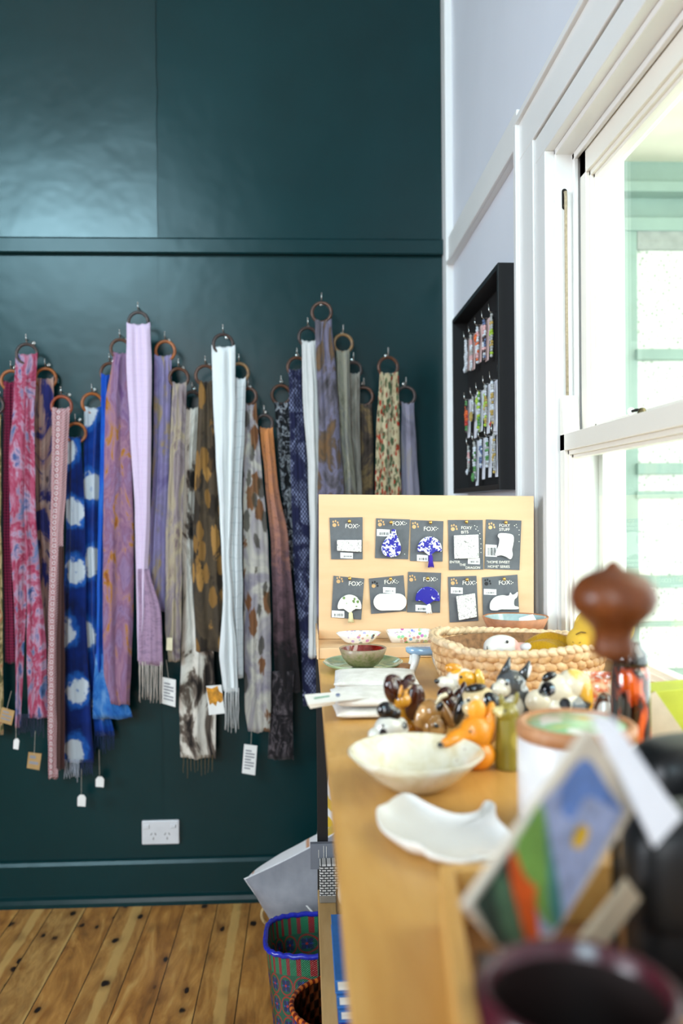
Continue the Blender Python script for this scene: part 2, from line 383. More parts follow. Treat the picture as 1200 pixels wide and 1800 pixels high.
# horn on the lower sash
mb = MB(); hz = PX(1003, 688, X_low).z
mb.prism([(X_low, jamb - .011, mz), (X_low, jamb - .011, hz), (X_low, jamb - .022, hz), (X_low, jamb - .034, mz)], (.030, 0, 0)); mb.build('sash_horn', M_SASH, win, bevel=.001)
mb = MB(); mb.box((X_low + .002, jamb - .0105, SILL), (X_low + .026, jamb - .0078, mz)); mb.box((X_up + .001, jamb - .0235, mz), (X_up + .02, jamb - .0195, headz - .02)); mb.build('shadow_gap', M_DARKGAP, win)
# glass
def m_glass():
    t = NT('window_glass'); N = t.t.nodes
    gl = t.n('ShaderNodeBsdfGlossy'); gl.inputs['Roughness'].default_value = .02; tr = t.n('ShaderNodeBsdfTransparent'); tr.inputs[0].default_value = (.93, .98, .955, 1)
    lw = t.n('ShaderNodeLayerWeight'); fc = t.math('MULTIPLY_ADD', t.math('POWER', lw.outputs['Facing'], 4), .35, .03); mx = t.n('ShaderNodeMixShader'); t.l(fc, mx.inputs[0]); t.l(tr.outputs[0], mx.inputs[1]); t.l(gl.outputs[0], mx.inputs[2])
    t.l(mx.outputs[0], t.o.inputs['Surface']); return t.m
M_GLASS = m_glass()
mb = MB(); mb.box((X_low + .019, NEAR + .03, SILL + .06), (X_low + .022, jamb - .03, mz - .02)); mb.build('pane', M_GLASS, win)
mb = MB(); mb.box((X_up + .019, NEAR + .03, mz), (X_up + .022, jamb - .04, headz - .045)); mb.build('pane', M_GLASS, win)
# pulley and cord on the jamb
pl = PY(992, 350, jamb - .009); M_CORD = plain('sash_cord', '#a89a80', .8, .1, 200); 
mb = MB()
mb.prism([(pl.x + .0048 * math.cos(a), jamb - .0088, pl.z + (.014 if math.sin(a) > 0 else -.014) + .005 * math.sin(a)) for a in [i * math.pi / 12 for i in range(24)]], (0, .002, 0)); mb.build('pulley_slot', M_DARKGAP, win)
mb = MB(); mb.tube([(pl.x, jamb - .009 + .006 * math.cos(a), pl.z + .012 * math.sin(a)) for a in [i * math.pi / 10 for i in range(20)]], .0022, 8, True); mb.build('pulley_wheel', plain('brass_pulley', '#8c7a5a', .4, metal=.8), win, smooth=True)
mb = MB(); mb.tube([(pl.x, jamb - .014, pl.z + .012), (pl.x, jamb - .0155, pl.z), (pl.x + .0005, jamb - .0145, (pl.z + hz) / 2), (pl.x + .001, jamb - .015, hz - .01)], .0028, 8); mb.build('sash_cord', M_CORD, win, smooth=True)
# sash fastener on the meeting rail
fp = PX(1128, 684, X_low + .02); fz = mz + .004
fs = thing('sash_fastener', 'small dark metal sash fastener with white knob on the window meeting rail', 'window latch', (fp.x, fp.y, fz))
mb = MB(); mb.box((fp.x - .008, fp.y - .022, fz), (fp.x + .008, fp.y + .018, fz + .003)); mb.lathe([(.006, .002), (.007, .005), (.004, .011), (.0, .012)], (fp.x, fp.y, fz), 20); mb.build('plate', plain('aged_brass', '#6d6448', .35, metal=.7), fs, bevel=.0006)
mb = MB(); mb.tube([(fp.x, fp.y, fz + .008), (fp.x - .002, fp.y + .015, fz + .010), (fp.x - .003, fp.y + .03, fz + .010)], .0022, 8); mb.build('lever', M_DARKGAP, fs, smooth=True)
mb = MB(); mb.ell((fp.x - .003, fp.y + .034, fz + .010), (.006, .006, .006)); mb.build('knob', plain('white_ceramic_knob', '#f2f2f2', .2), fs, smooth=True)

# ------------------------------------------------------------------ outside: veranda with a mint wing wall facing the shop
M_MINT = plain('mint_green_paint', '#95ac9f', .5, .04, 6)
M_MINTD = plain('weathered_mint_paint', '#b7cfc8', .7, .2, 60)
M_SOFF = plain('cream_soffit_paint', '#f8efd9', .6, .03, 6)
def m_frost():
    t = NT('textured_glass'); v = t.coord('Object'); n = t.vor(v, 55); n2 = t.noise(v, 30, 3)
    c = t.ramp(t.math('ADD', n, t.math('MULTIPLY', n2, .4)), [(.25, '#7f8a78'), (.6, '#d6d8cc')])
    t.col(c); t.l(c, t.b.inputs['Emission Color']); t.b.inputs['Emission Strength'].default_value = .38; t.bump(n, .6, .004); return t.p(.2)  # added emission: panes glow in place of sky light coming through them
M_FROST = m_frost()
WY = 3.0; OX0 = WALL_X + T + .005; OX1 = 2.6
def wz(py): return PY(1140, py, WY).z
mb = MB(); mb.box((OX0, WY + .02, -.1), (OX1, WY + .14, wz(280))); struct('wall_outside', mb, M_MINT)
mb = MB(); mb.box((OX0, -.6, wz(280)), (OX1, WY + .14, wz(280) + .04)); struct('ceiling_outside', mb, M_SOFF)
mb = MB(); mb.box((OX0 - .3, -1.2, -.3), (6, WY, -.12)); struct('floor_outside', mb, plain('pale_paving', '#c9c4b8', .8))
# fascia bands / frame members of the far window
x0 = PY(1070, 500, WY).x; x1 = PY(1118, 500, WY).x; xr = 2.3
wn = tag(bpy.data.objects.new('window_2', None), kind='structure'); COL.objects.link(wn); wn.location = (x1, WY, wz(1170))
mb = MB()
mb.box((x0, WY - .03, wz(1180)), (x0 + .05, WY + .02, wz(405))); mb.box((x0 + .05, WY - .01, wz(1180)), (x1, WY + .02, wz(405)))
mb.box((OX0, WY - .05, wz(345)), (xr, WY + .02, wz(328))); mb.box((OX0, WY - .02, wz(408)), (xr, WY + .02, wz(385)))
for a_, b_, q in ((616, 634, .03), (815, 834, .03), (864, 876, .02), (1012, 1032, .03), (1092, 1100, .02)):
    mb.box((x1 - .01, WY - q, wz(b_)), (xr, WY + .02, wz(a_)))
mb.build('window_frame', M_MINT, wn, bevel=.002)
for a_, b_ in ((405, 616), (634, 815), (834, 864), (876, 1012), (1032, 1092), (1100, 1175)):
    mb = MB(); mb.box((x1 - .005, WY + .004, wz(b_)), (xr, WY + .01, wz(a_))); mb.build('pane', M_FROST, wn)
mb = MB(); mb.box((x1, WY - .012, wz(440)), (xr, WY + .003, wz(402))); mb.build('blind', plain('grey_blind', '#9fa39c', .8), wn)
# peeling painted post outside the lower sash
pp = thing('veranda_post', 'slim pale post with peeling paint just outside the lower window sash', 'post', PY(1066, 1150, 1.9) - Vector((0, 0, .2)))
a0 = PY(1060, 800, 1.9); a1 = PY(1076, 800, 1.9); zt = PY(1068, 735, 1.9).z; zb = 0.0 - .12
def m_peel():
    t = NT('peeling_paint'); v = t.coord('Object'); n = t.noise(v, 40, 5, .65)
    t.col(t.ramp(n, [(.36, '#b58a6a'), (.41, '#cfe0dc'), (.7, '#a9cfcc')])); t.bump(n, .5, .002); return t.p(.7)
mb = MB(); mb.rings([[Vector((x, y, z)) for x, y in ((a0.x + .006 * noise.noise(Vector((z * 14, 0, 0))), 1.9), (a1.x, 1.9), (a1.x, 1.93), (a0.x, 1.93))] for z in [zb + (zt + .25 - zb) * i / 40 for i in range(41)]])
mb.build('post', m_peel(), pp)
# ================================================================== SCARVES ON THE GREEN WALL
def m_fab(name, fn, rough=.85, weave=900, wstr=.25, sheen=.15):
    t = NT(name); v = t.coord('UV'); c0 = fn(t, v); dim = 0 if 'white' in name or 'palepink' in name else 1
    if dim: hs = t.n('ShaderNodeHueSaturation'); hs.inputs['Saturation'].default_value = 1.06; hs.inputs['Value'].default_value = .66; t.l(c0, hs.inputs['Color']); c0 = hs.outputs[0]
    t.col(c0); s = t.sep(v)
    wv = t.math('ADD', t.math('SINE', t.math('MULTIPLY', s[0], weave * 2)), t.math('SINE', t.math('MULTIPLY', s[1], weave * 2)))
    cr = t.noise(t.comb(t.math('MULTIPLY', s[0], 40), t.math('MULTIPLY', s[1], 14)), 1.5, 5, .6)
    t.bump(t.math('ADD', t.math('MULTIPLY', wv, .08), cr), wstr, .004); return t.p(rough, sheen=sheen, spec=.2)
def blotch(stops, scale=14, dist=1.5, sy=.45, detail=4, over=None, seed=0):
    def fn(t, v):
        m = t.n('ShaderNodeMapping'); t.l(v, m.inputs[0]); m.inputs['Scale'].default_value = (1, sy, 1); m.inputs['Location'].default_value = (seed * 3.1, seed * 1.7, 0)
        a = t.noise(m.outputs[0], scale, detail, .6, dist)
        a = t.math('MULTIPLY_ADD', t.math('SUBTRACT', a, .5), 1.7, .5)
        c = t.ramp(a, stops)
        if over:
            for (sc, lo, hi, colr, k) in over:
                b = t.vor(m.outputs[0], sc, rand=1); b = t.math('ADD', b, t.math('MULTIPLY', t.noise(m.outputs[0], sc * 2.2, 3), .35))
                c = t.mix(t.math('MULTIPLY', t.step(b, hi, lo), k), c, colr)
        return c
    return fn
def leaves(base, cols, scale=16, seed=0, thr=.36):
    def fn(t, v):
        c = base(t, v)
        for i, (colr, ang, k) in enumerate(cols):
            m = t.n('ShaderNodeMapping'); t.l(v, m.inputs[0]); m.inputs['Rotation'].default_value = (0, 0, ang); m.inputs['Scale'].default_value = (1.9, .75, 1); m.inputs['Location'].default_value = (seed + i * 5, i * 3, 0)
            b = t.vor(m.outputs[0], scale * (1 + .2 * i)); b = t.math('ADD', b, t.math('MULTIPLY', t.math('SUBTRACT', t.noise(m.outputs[0], scale * 1.6, 4, .6, 1.5), .5), .55))
            c = t.mix(t.math('MULTIPLY', t.step(b, thr + .04, thr - .03), k), c, colr)
        return c
    return fn
def f_crimson(t, v):
    s = t.sep(v); a = t.math('MULTIPLY', t.math('SINE', t.math('MULTIPLY', t.math('ADD', s[0], s[1]), 330)), t.math('SINE', t.math('MULTIPLY', t.math('SUBTRACT', s[0], s[1]), 330)))
    return t.ramp(a, [(.0, '#8c2d4c'), (.35, '#a23a5a'), (.5, '#2c0a18')])
def f_lattice(t, v):
    s = t.sep(v); x = t.math('SUBTRACT', t.math('MULTIPLY', s[0], 1), 0)
    yy = t.math('SUBTRACT', t.math('FRACT', t.math('MULTIPLY', s[1], 55)), .5)
    xa = t.math('MULTIPLY', t.math('ADD', s[0], .008), 75)
    d = t.math('SQRT', t.math('ADD', t.math('MULTIPLY', xa, xa), t.math('MULTIPLY', t.math('MULTIPLY', yy, 1.5), t.math('MULTIPLY', yy, 1.5))))
    ring = t.math('MULTIPLY', t.step(d, .2, .28), t.step(d, .62, .5))
    dg = t.math('ADD', t.math('SINE', t.math('MULTIPLY', t.math('ADD', s[1], t.math('ABSOLUTE', t.math('ADD', s[0], .008))), 760)), .0)
    band = t.step(dg, -.25, .3); inner = t.step(d, .66, .72)
    base = t.mix(t.math('MULTIPLY', band, inner), '#a8414f', '#f0dcdc'); return t.mix(ring, base, '#f4e6e6')
def f_brownweave(t, v):
    s = t.sep(v); a = t.math('SINE', t.math('MULTIPLY', t.math('ADD', s[0], s[1]), 900)); return t.ramp(a, [(.3, '#3b2422'), (.8, '#6f4a45')])
def f_shibori(spacing, x0, r, seed, alt=.02, base=('#15245c', '#1f3f93')):
    def fn(t, v):
        s = t.sep(v); n = t.noise(v, 45, 4, .6); n2 = t.noise(v, 16, 3)
        row = t.math('FLOOR', t.math('DIVIDE', t.math('ADD', s[1], seed), spacing))
        yy = t.math('MULTIPLY', t.math('SUBTRACT', t.math('FRACT', t.math('DIVIDE', t.math('ADD', s[1], seed), spacing)), .5), spacing)
        sh = t.math('MULTIPLY', t.math('SINE', t.math('MULTIPLY_ADD', row, 2.3, 4.2)), alt)
        xx = t.math('SUBTRACT', t.math('SUBTRACT', s[0], x0), sh)
        d = t.math('SQRT', t.math('ADD', t.math('MULTIPLY', xx, xx), t.math('MULTIPLY', yy, yy))); d = t.math('ADD', d, t.math('ADD', t.math('MULTIPLY', t.math('SUBTRACT', n, .5), .034), t.math('MULTIPLY', t.math('SUBTRACT', n2, .45), .06)))
        wh = t.step(d, r, r * .78)
        sp = t.step(d, r * .25, r * .05)
        c = t.ramp(n2, [(.3, base[0]), (.7, base[1])]); c = t.mix(t.step(d, r * 1.5, r), c, '#3a6cc0'); c = t.mix(wh, c, '#e4ecf4'); return t.mix(t.math('MULTIPLY', sp, .7), c, '#4c78c8')
    return fn
def f_dots(c1, c2, w=700):
    def fn(t, v):
        s = t.sep(v); a = t.math('MULTIPLY', t.math('SINE', t.math('MULTIPLY', s[0], w)), t.math('SINE', t.math('MULTIPLY', s[1], w * .8)))
        n = t.noise(v, 18, 3, .5, 1); k = t.math('MULTIPLY', t.step(a, -.1, .3), t.step(n, .42, .66)); c = t.mix(t.step(n, .3, .6), c1, '#1c1f3d')
        return t.mix(k, c, c2)
    return fn
def f_lines(c1, c2, per=32):
    def fn(t, v):
        s = t.sep(v); n = t.noise(v, 12, 3, .5); a = t.math('SINE', t.math('MULTIPLY_ADD', s[1], per * 6.28, t.math('MULTIPLY', n, 9))); b = t.math('SINE', t.math('MULTIPLY_ADD', s[0], 320, t.math('MULTIPLY', n, 4)))
        l = t.math('MAXIMUM', t.step(a, .93, 1), t.step(b, .93, 1)); return t.mix(t.math('MULTIPLY', l, .45), c1, c2)
    return fn
def f_grad(a, b, c, ln):
    def fn(t, v):
        s = t.sep(v); n = t.noise(v, 30, 5, .65, .6); q = t.math('ADD', t.math('MULTIPLY', s[1], 1 / ln), t.math('MULTIPLY', t.math('SUBTRACT', n, .5), .55))
        cc = t.ramp(q, [(.0, a), (.34, b), (.55, c), (.85, '#1f1a1c')]); dk = t.noise(v, 55, 4, .7, 1.5); cc = t.mix(t.math('MULTIPLY', t.step(dk, .56, .68), .6), cc, '#2b2224')
        return cc
    return fn
KINDS = {
 'sage': blotch([(.2, '#3f4a30'), (.45, '#8c7a50'), (.6, '#c9b48a'), (.8, '#a0563c')], 40, 2),
 'crimson': f_crimson,
 'tiedye': blotch([(.12, '#1f3260'), (.28, '#5c6da0'), (.36, '#c8a8c0'), (.44, '#c46c86'), (.53, '#b04460'), (.59, '#c08aa0'), (.68, '#7484ac'), (.8, '#42608e'), (.95, '#252a50')], 9, 1.8, .5, 5, [(30, .22, .34, '#7d2942', .6)]),
 'navytan': blotch([(.2, '#2b2c63'), (.46, '#38397a'), (.52, '#b98f86'), (.64, '#caa79a'), (.7, '#3a3470'), (.9, '#1f2350')], 10, 1.2, .35, 6, [(28, .2, .3, '#1d1730', .8)], 4),
 'navy': blotch([(.2, '#262c55'), (.6, '#4b5787'), (.9, '#2a2f58')], 20, 1, .3),
 'lattice': f_lattice, 'brownweave': f_brownweave,
 'shibori': f_shibori(.187, -.012, .046, .05, .022, ('#0f1c4c', '#1a3382')), 'shibori2': f_shibori(.23, -.004, .05, .10, .03, ('#162a78', '#2450ad')),
 'royal': blotch([(.2, '#1b3fb0'), (.5, '#2f68d8'), (.8, '#4f8fe8')], 10, 1, .3),
 'skyblue': blotch([(.2, '#2b55ac'), (.45, '#4a86d4'), (.7, '#86b4ea'), (.9, '#3c66b8')], 14, 1.5, .6),
 'mauve': blotch([(.15, '#7d5a8c'), (.35, '#a688ac'), (.5, '#9a6f8e'), (.64, '#b58aa0'), (.72, '#c48a4a'), (.8, '#a9652e'), (.95, '#6b4a74')], 13, 1.6, .4, 5, [(17, .12, .26, '#b5762e', .75), (26, .1, .2, '#5e3a1a', .6)], 2),
 'palepink': f_lines('#d3bfd8', '#c8acce', 60), 'pinkband': blotch([(.2, '#a58aa6'), (.6, '#c8a6c2'), (.9, '#8f7592')], 30, .5, 2.5),
 'lavender': blotch([(.2, '#8d80b4'), (.45, '#aea2d2'), (.58, '#a096bc'), (.7, '#c0a884'), (.85, '#75687e')], 9, 1.4, .6, 5, [(14, .2, .32, '#8b7f62', .5)], 3),
 'beigemauve': blotch([(.2, '#7d6a70'), (.4, '#a89a9c'), (.55, '#c8b89c'), (.7, '#93807e'), (.9, '#6a5458')], 16, 1.2, .35, 5, None, 5),
 'whiteblack': blotch([(.30, '#211b18'), (.42, '#6e6156'), (.48, '#cfc7ba'), (.7, '#efe9df'), (.85, '#b9ae9d')], 8, 1.2, .55, 5, None, 7),
 'ecobrown': leaves(blotch([(.2, '#453a2e'), (.5, '#5f5140'), (.8, '#403a34')], 14, 1), [('#c09258', .5, .95), ('#2c251f', 1.4, .8), ('#a67c48', -.7, .85)], 9, 1, .34),
 'white': blotch([(.2, '#d6dada'), (.6, '#e2e6e6'), (.9, '#ccd2d4')], 8, .5, .3),
 'whiteline': f_lines('#d2d7d8', '#a9b2b6', 26),
 'ecocream': leaves(blotch([(.2, '#7f7890'), (.45, '#b5aeb0'), (.6, '#dcd6c8'), (.85, '#8a7f96')], 10, 1), [('#83501f', .4, .9), ('#454030', -.5, .8)], 11, 8, .34),
 'tangrad': f_grad('#ea9e68', '#c08a78', '#7b5f66', .85),
 'charpaisley': blotch([(.3, '#15161a'), (.48, '#23252d'), (.52, '#9aa0ac'), (.58, '#e0e2e6'), (.63, '#2a2c34')], 34, 2, .7, 5),
 'navydot': f_dots('#24274a', '#a4acd0', 520), 'soot': blotch([(.25, '#141216'), (.5, '#2a2528'), (.62, '#6e6468'), (.7, '#1e1b1e')], 30, 1.5, .6, 5),
 'offwhite': blotch([(.2, '#c4c3c0'), (.6, '#d6d5d2'), (.9, '#b8b6b2')], 9, .6, .3),
 'greybrown': blotch([(.2, '#4b4648'), (.4, '#77717c'), (.52, '#8c87a0'), (.62, '#6a5c52'), (.75, '#8a6a4c'), (.9, '#4a463e')], 10, 1.6, .5, 5, [(16, .2, .34, '#3c3834', .6)], 9),
 'khaki': blotch([(.2, '#6e6a58'), (.45, '#a8a491'), (.6, '#8c8a86'), (.75, '#7d6a3c'), (.9, '#545248')], 14, 1.4, .3, 4, None, 11),
 'stone': blotch([(.2, '#7a7468'), (.5, '#b0aa9e'), (.75, '#8d867a'), (.9, '#5f5a50')], 16, 1.2, .3, 4, None, 12),
 'umber': blotch([(.2, '#2f2823'), (.42, '#564a42'), (.55, '#8f7856'), (.68, '#4a3f38'), (.9, '#77736e')], 10, 1.8, .5, 5, None, 13),
 'gum': leaves(blotch([(.2, '#c8b48c'), (.6, '#e0d2ae'), (.9, '#b59a74')], 20, 1), [('#3f5a3c', .6, .95), ('#4f6b4a', -.6, .9), ('#b8352a', .1, .95), ('#6e4c32', 1.3, .6)], 34, 3, .33),
 'lilacgrey': blotch([(.2, '#7b7684'), (.5, '#a7a2b4'), (.65, '#a59c88'), (.85, '#6f6a78')], 12, 1.2, .3, 4, None, 15),
 'ribbon': blotch([(.2, '#6a1f3a'), (.6, '#a8485c'), (.9, '#d8c8a0')], 30, 1),
}
FM = {}
def fab(k):
    if k not in FM: FM[k] = m_fab('cloth_' + k, KINDS[k])
    return FM[k]
def interp(rows, y):
    for i in range(len(rows) - 1):
        a, b = rows[i], rows[i + 1]
        if y <= b[0]:
            t = (y - a[0]) / (b[0] - a[0]); t = t * t * (3 - 2 * t) * .5 + t * .5
            return a[1] + (b[1] - a[1]) * t, a[2] + (b[2] - a[2]) * t
    return rows[-1][1:]
def lobe(mb, rows, Y, seed, gather=True, thick=.0125, hem='flat', pl=None):
    """one hanging tail of cloth: rows (py, xl, xr) in picture pixels at depth Y"""
    ra = random.Random(seed); NF = 44; ph = [ra.uniform(0, 6.28) for _ in range(4)]
    fr = pl or [ra.uniform(3, 6), ra.uniform(9, 14), ra.uniform(2, 3.2)]
    y0, y1 = rows[0][0], rows[-1][0]; n = max(12, int((y1 - y0) / 9)); rings = []; uvs = []
    for k in range(n + 1):
        py = y0 + (y1 - y0) * k / n; xl, xr = interp(rows, py)
        xl += 1.1 * noise.noise(Vector((py * .02, seed, 0))); xr += 1.1 * noise.noise(Vector((py * .02, seed, 9)))
        A = PY(xl, py, Y); B = PY(xr, py, Y); w_ = (B.x - A.x) / 2; c = (A.x + B.x) / 2; t = k / n
        g = math.exp(-(py - y0) / 60) if gather else 0
        d = min(thick, w_ * .55) * (1 - .25 * g) * (1 if t < .97 else 1 - (t - .97) * 12)
        if gather and k < 2: d *= (.55, .85)[k]
        ring = []
        for j in range(NF + 1):
            u = -1 + 2 * j / NF
            p = .55 * (1 - 2 * abs(math.sin(.5 * (fr[0] * u + ph[0] + py * .0045)))) + .13 * math.cos(fr[1] * u + ph[1] - py * .006) * (1 + g) + .4 * math.cos(fr[2] * u + ph[2] + py * .003)
            D = max(.0006, d * ((1 - abs(u) ** 3) * (.5 + .8 * p) + .14 * (1 - u * u)))
            z = A.z + (B.z - A.z) * j / NF
            if k == n: z += .003 * math.sin(u * 5 + ph[3]) + .0015 * math.sin(u * 17)
            if gather and k == 0: z += .0022 * math.cos(u * 9 + ph[1]) * (1 - u * u) + .007 * u * u - .002
            ring.append(Vector((c + w_ * u, Y - D, z))); uvs.append((u * max(w_, .016) * 1.25, (py - y0) * .00178))
        for j in range(NF // 4, 0, -1):
            u = -1 + 2 * j * 4 / NF - 4 / NF
            z = A.z + (B.z - A.z) * (u + 1) / 2
            ring.append(Vector((c + w_ * u * .97, Y + .0022 * (1 - u * u) + .0004, z))); uvs.append((u * max(w_, .016) * 1.25, (py - y0) * .00178))
        if gather and k == 0:
            uu = list(uvs[-len(ring):]); cz = lambda p: p - Vector((0, 0, 0)); del uvs[-len(ring):]
            rings.append([Vector((p.x, Y + .0085 + (0 if i <= NF else .002), p.z - .008)) for i, p in enumerate(ring)]); uvs += uu
            rings.append([Vector((p.x, Y + .003 - (.004 if i <= NF else -.004), p.z + .003 * (1 - 0))) for i, p in enumerate(ring)]); uvs += uu
            ring = [Vector((p.x, p.y - (.0035 if i <= NF else -.002), p.z)) for i, p in enumerate(ring)]; uvs += uu
        elif gather and k < 5: ring = [Vector((p.x, p.y - (.0035 * (1 - k / 5) if i <= NF else 0), p.z)) for i, p in enumerate(ring)]
        rings.append(ring)
    m = len(rings[0]); vs = [v for r in rings for v in r]; fs = []
    for i in range(len(rings) - 1):
        for j in range(m): fs.append((i * m + j, i * m + (j + 1) % m, (i + 1) * m + (j + 1) % m, (i + 1) * m + j))
    fs.append(tuple(range(m - 1, -1, -1))); fs.append(tuple((len(rings) - 1) * m + j for j in range(m)))
    mb.add(vs, fs, 0, uvs)
def fringe(mb, x0, x1, ya, yb, Y, n, seed, r=.0011):
    ra = random.Random(seed)
    for i in range(n):
        x = x0 + (x1 - x0) * (i + .5) / n + ra.uniform(-1, 1); e = yb + ra.uniform(-7, 6); pts = []
        for k in range(5): pts.append(PY(x + ra.uniform(-.5, .5) + (k / 4) * ra.uniform(-1.2, 1.2), ya - 3 + (e - ya + 3) * k / 4, Y - .003 + ra.uniform(-.003, .003)))
        mb.tube(pts, lambda t: r * (1 - .3 * t), 6)
M_TAG = plain('paper_tag', '#eceae6', .7, .02); M_PRINT = plain('grey_print', '#8d8b90', .8); M_STRING = plain('tag_string', '#b9b3a6', .9); M_KRAFT = plain('kraft_card', '#b08c5a', .8)
def price_tag(par, pts, Y, strg=None, lines=5, mat=None, art=None):
    base = [PY(x, y, Y) for x, y in pts]
    mb = MB(); mb.prism(base, (0, .0012, 0)); tg = mb.build('price_tag', mat or M_TAG, par, bevel=.0002)
    def at(u, v): return base[0].lerp(base[1], u).lerp(base[3].lerp(base[2], u), v)
    if lines:
        mb = MB()
        for i in range(lines):
            v = .18 + .7 * i / lines; e = .85 if i % 3 else .6
            a, b, c, d = at(.14, v), at(e, v), at(e, v + .35 / lines), at(.14, v + .35 / lines); mb.prism([p + Vector((0, -.0003, 0)) for p in (a, b, c, d)], (0, .0002, 0))
        mb.build('print', M_PRINT, tg)
    if art:
        mb = MB(); mb.prism([at(u, v) + Vector((0, -.0004, 0)) for u, v in [(0, .04), (.35, .1), (.75, .02), (.8, .2), (1, .3), (.98, .55), (.8, .62), (.62, .55), (.5, .72), (.3, .6), (.12, .66), (.05, .4)]], (0, .0003, 0)); mb.build('ochre_artwork', plain('ochre_ink', '#c4841c', .6, .3, 60), tg)
    if strg:
        mb = MB(); mb.tube([PY(x, y, Y) for x, y in strg], .0006, 6); mb.build('string', M_STRING, tg)
    return tg, at
RINGC = {'orange': ['#74380f', '#985220', '#b46c34'], 'brown': ['#351d10', '#4e2d1b', '#6b432c'], 'dark': ['#241a18', '#3a2a26', '#58463e'], 'tan': ['#5e442c', '#82623e', '#a08058'], 'red': ['#5c200b', '#833616', '#9c4c22']}
RM = {k: m_wood('ring_wood_' + k, v, 2.2, .3) for k, v in RINGC.items()}
M_STEEL = plain('zinc_hook', '#c9c9c4', .25, metal=1)
RN = {'orange': 'orange-brown', 'brown': 'brown', 'dark': 'dark brown', 'tan': 'tan', 'red': 'reddish'}
def hang(short, label, ring, rc, mat, lobes, layer, fr=None, tags=None, ext=None, pls=None):
    """ring = (cx, cy, r) in pixels"""
    Y = WALL_Y - .034 - .0175 * layer; cx, cy, rr = ring; c = PY(cx, cy, Y); k = (Y / F); Rm = (rr - 2.6) * k
    hk = thing('wall_hook', 'small steel screw hook carrying the ring of the ' + short, 'hook', (c.x, WALL_Y, c.z + (rr + 9) * k), 'screw hooks on the green wall')
    hz_ = c.z + (rr + 5) * k
    mb = MB(); mb.tube([(c.x, WALL_Y, hz_ + .003), (c.x, Y + .010, hz_ + .002), (c.x, Y + .003, hz_ - .006), (c.x, Y - .003, hz_ - .004), (c.x, Y - .006, hz_ + .004), (c.x, Y - .006, hz_ + .012)], .0017, 8); mb.ell((c.x, Y - .006, hz_ + .0135), (.0024, .0024, .0024), n=10, m=8); mb.build('hook', M_STEEL, hk, smooth=True)
    mb = MB(); mb.lathe([(.0, 0), (.006, 0), (.006, .002), (.003, .003), (0, .003)], (0, 0, 0), 16); mb.xf(Matrix.Translation((c.x, WALL_Y, hz_ + .003)) @ Matrix.Rotation(R(90), 4, 'X')); mb.build('collar', M_STEEL, hk, smooth=True)
    rg = thing('wooden_ring', f'{RN[rc]} wooden ring holding the {short}', 'ring', (c.x, Y, c.z - Rm), 'wooden scarf rings on hooks')
    ra = random.Random(int(cx * 7)); tl = ra.uniform(-.25, .25)
    mb = MB(); mb.tube([(c.x + Rm * math.cos(a) * math.cos(tl), Y + .002 + Rm * math.cos(a) * math.sin(tl), c.z + Rm * math.sin(a)) for a in [2 * math.pi * i / 40 for i in range(40)]], .0047, 12, True); mb.build('ring', RM[rc], rg, smooth=True)
    mb = MB(); e = c.z + Rm + .0085; mb.tube([(c.x, Y + .002 + .0038 * math.cos(a), e + .0038 * math.sin(a)) for a in [2 * math.pi * i / 14 for i in range(14)]], .001, 6, True); mb.tube([(c.x, Y + .002, c.z + Rm + .002), (c.x, Y + .002, e - .0035)], .001, 6); mb.build('screw_eye', M_STEEL, rg, smooth=True)
    top = min(l[0][0] for l in lobes); p0 = PY(cx, top, Y)
    s = thing('scarf', label, 'scarf', (p0.x, Y, PY(cx, max(l[-1][0] for l in lobes), Y).z), 'scarves hanging from rings on the green wall')
    groups = {}
    for i, l in enumerate(lobes):
        mk = mat[i] if isinstance(mat, list) else mat; groups.setdefault(mk, []).append((i, l))
    for gi, (mk, ls) in enumerate(groups.items()):
        mb = MB()
        for i, l in ls: lobe(mb, l, Y + .0 - .006 * (len(lobes) > 1 and i), int(cx) + i * 31, gather=(abs(l[0][0] - top) < 8), pl=(pls[i] if pls else None))
        mb.build('fabric' if gi == 0 else 'inner_fold', fab(mk), s, smooth=True)
    for f in (fr or []):
        mb = MB(); fringe(mb, f[0], f[1], f[2], f[3], Y - .004, f[4], int(cx)); mb.build('fringe', plain('fringe_' + short.replace(' ', '_'), f[5], .9), s, smooth=True)
    for tg in (tags or []): price_tag(s, tg[0], Y - tg[1], *tg[2:])
    return s
GT = 'hanging on the teal wall'
hang('sage floral scarf', 'sage green and brown floral scarf at the far left edge of the wall display', (-12, 712, 19), 'dark', 'sage', [[(732, -26, 2), (900, -26, 2), (1100, -28, 5), (1290, -30, 6)]], 1, tags=[([(4, 1243), (26, 1250), (20, 1275), (-4, 1268)], .02, [(20, 1215), (12, 1246)], 3, M_KRAFT)])
hang('crimson lace scarf', 'dark crimson lacy knitted scarf, second from the left edge', (20, 669, 19.5), 'orange', 'crimson', [[(672, 6, 30), (760, 5, 30), (950, 5, 22), (1165, 9, 29)]], 0)
hang('pink and blue tie-dyed scarf', 'pink, red and blue tie-dyed scarf with dark fringe', (47, 622, 19.5), 'dark', 'tiedye', [[(624, 28, 66), (700, 24, 62), (800, 16, 59), (950, 18, 52), (1080, 26, 46), (1200, 28, 40), (1278, 27, 36)], [(700, 44, 60), (900, 42, 63), (1000, 47, 70), (1150, 47, 82), (1262, 50, 84)]], 2,
     fr=[(30, 78, 1258, 1292, 16, '#2f3350')], tags=[([(24, 1302), (27, 1298), (31, 1298), (34, 1302), (32, 1318), (23, 1316)], .01, [(28, 1272), (28, 1300)], 0), ([(50, 1322), (73, 1325), (69, 1354), (47, 1350)], .012, [(62, 1285), (60, 1326)], 2, M_KRAFT)])
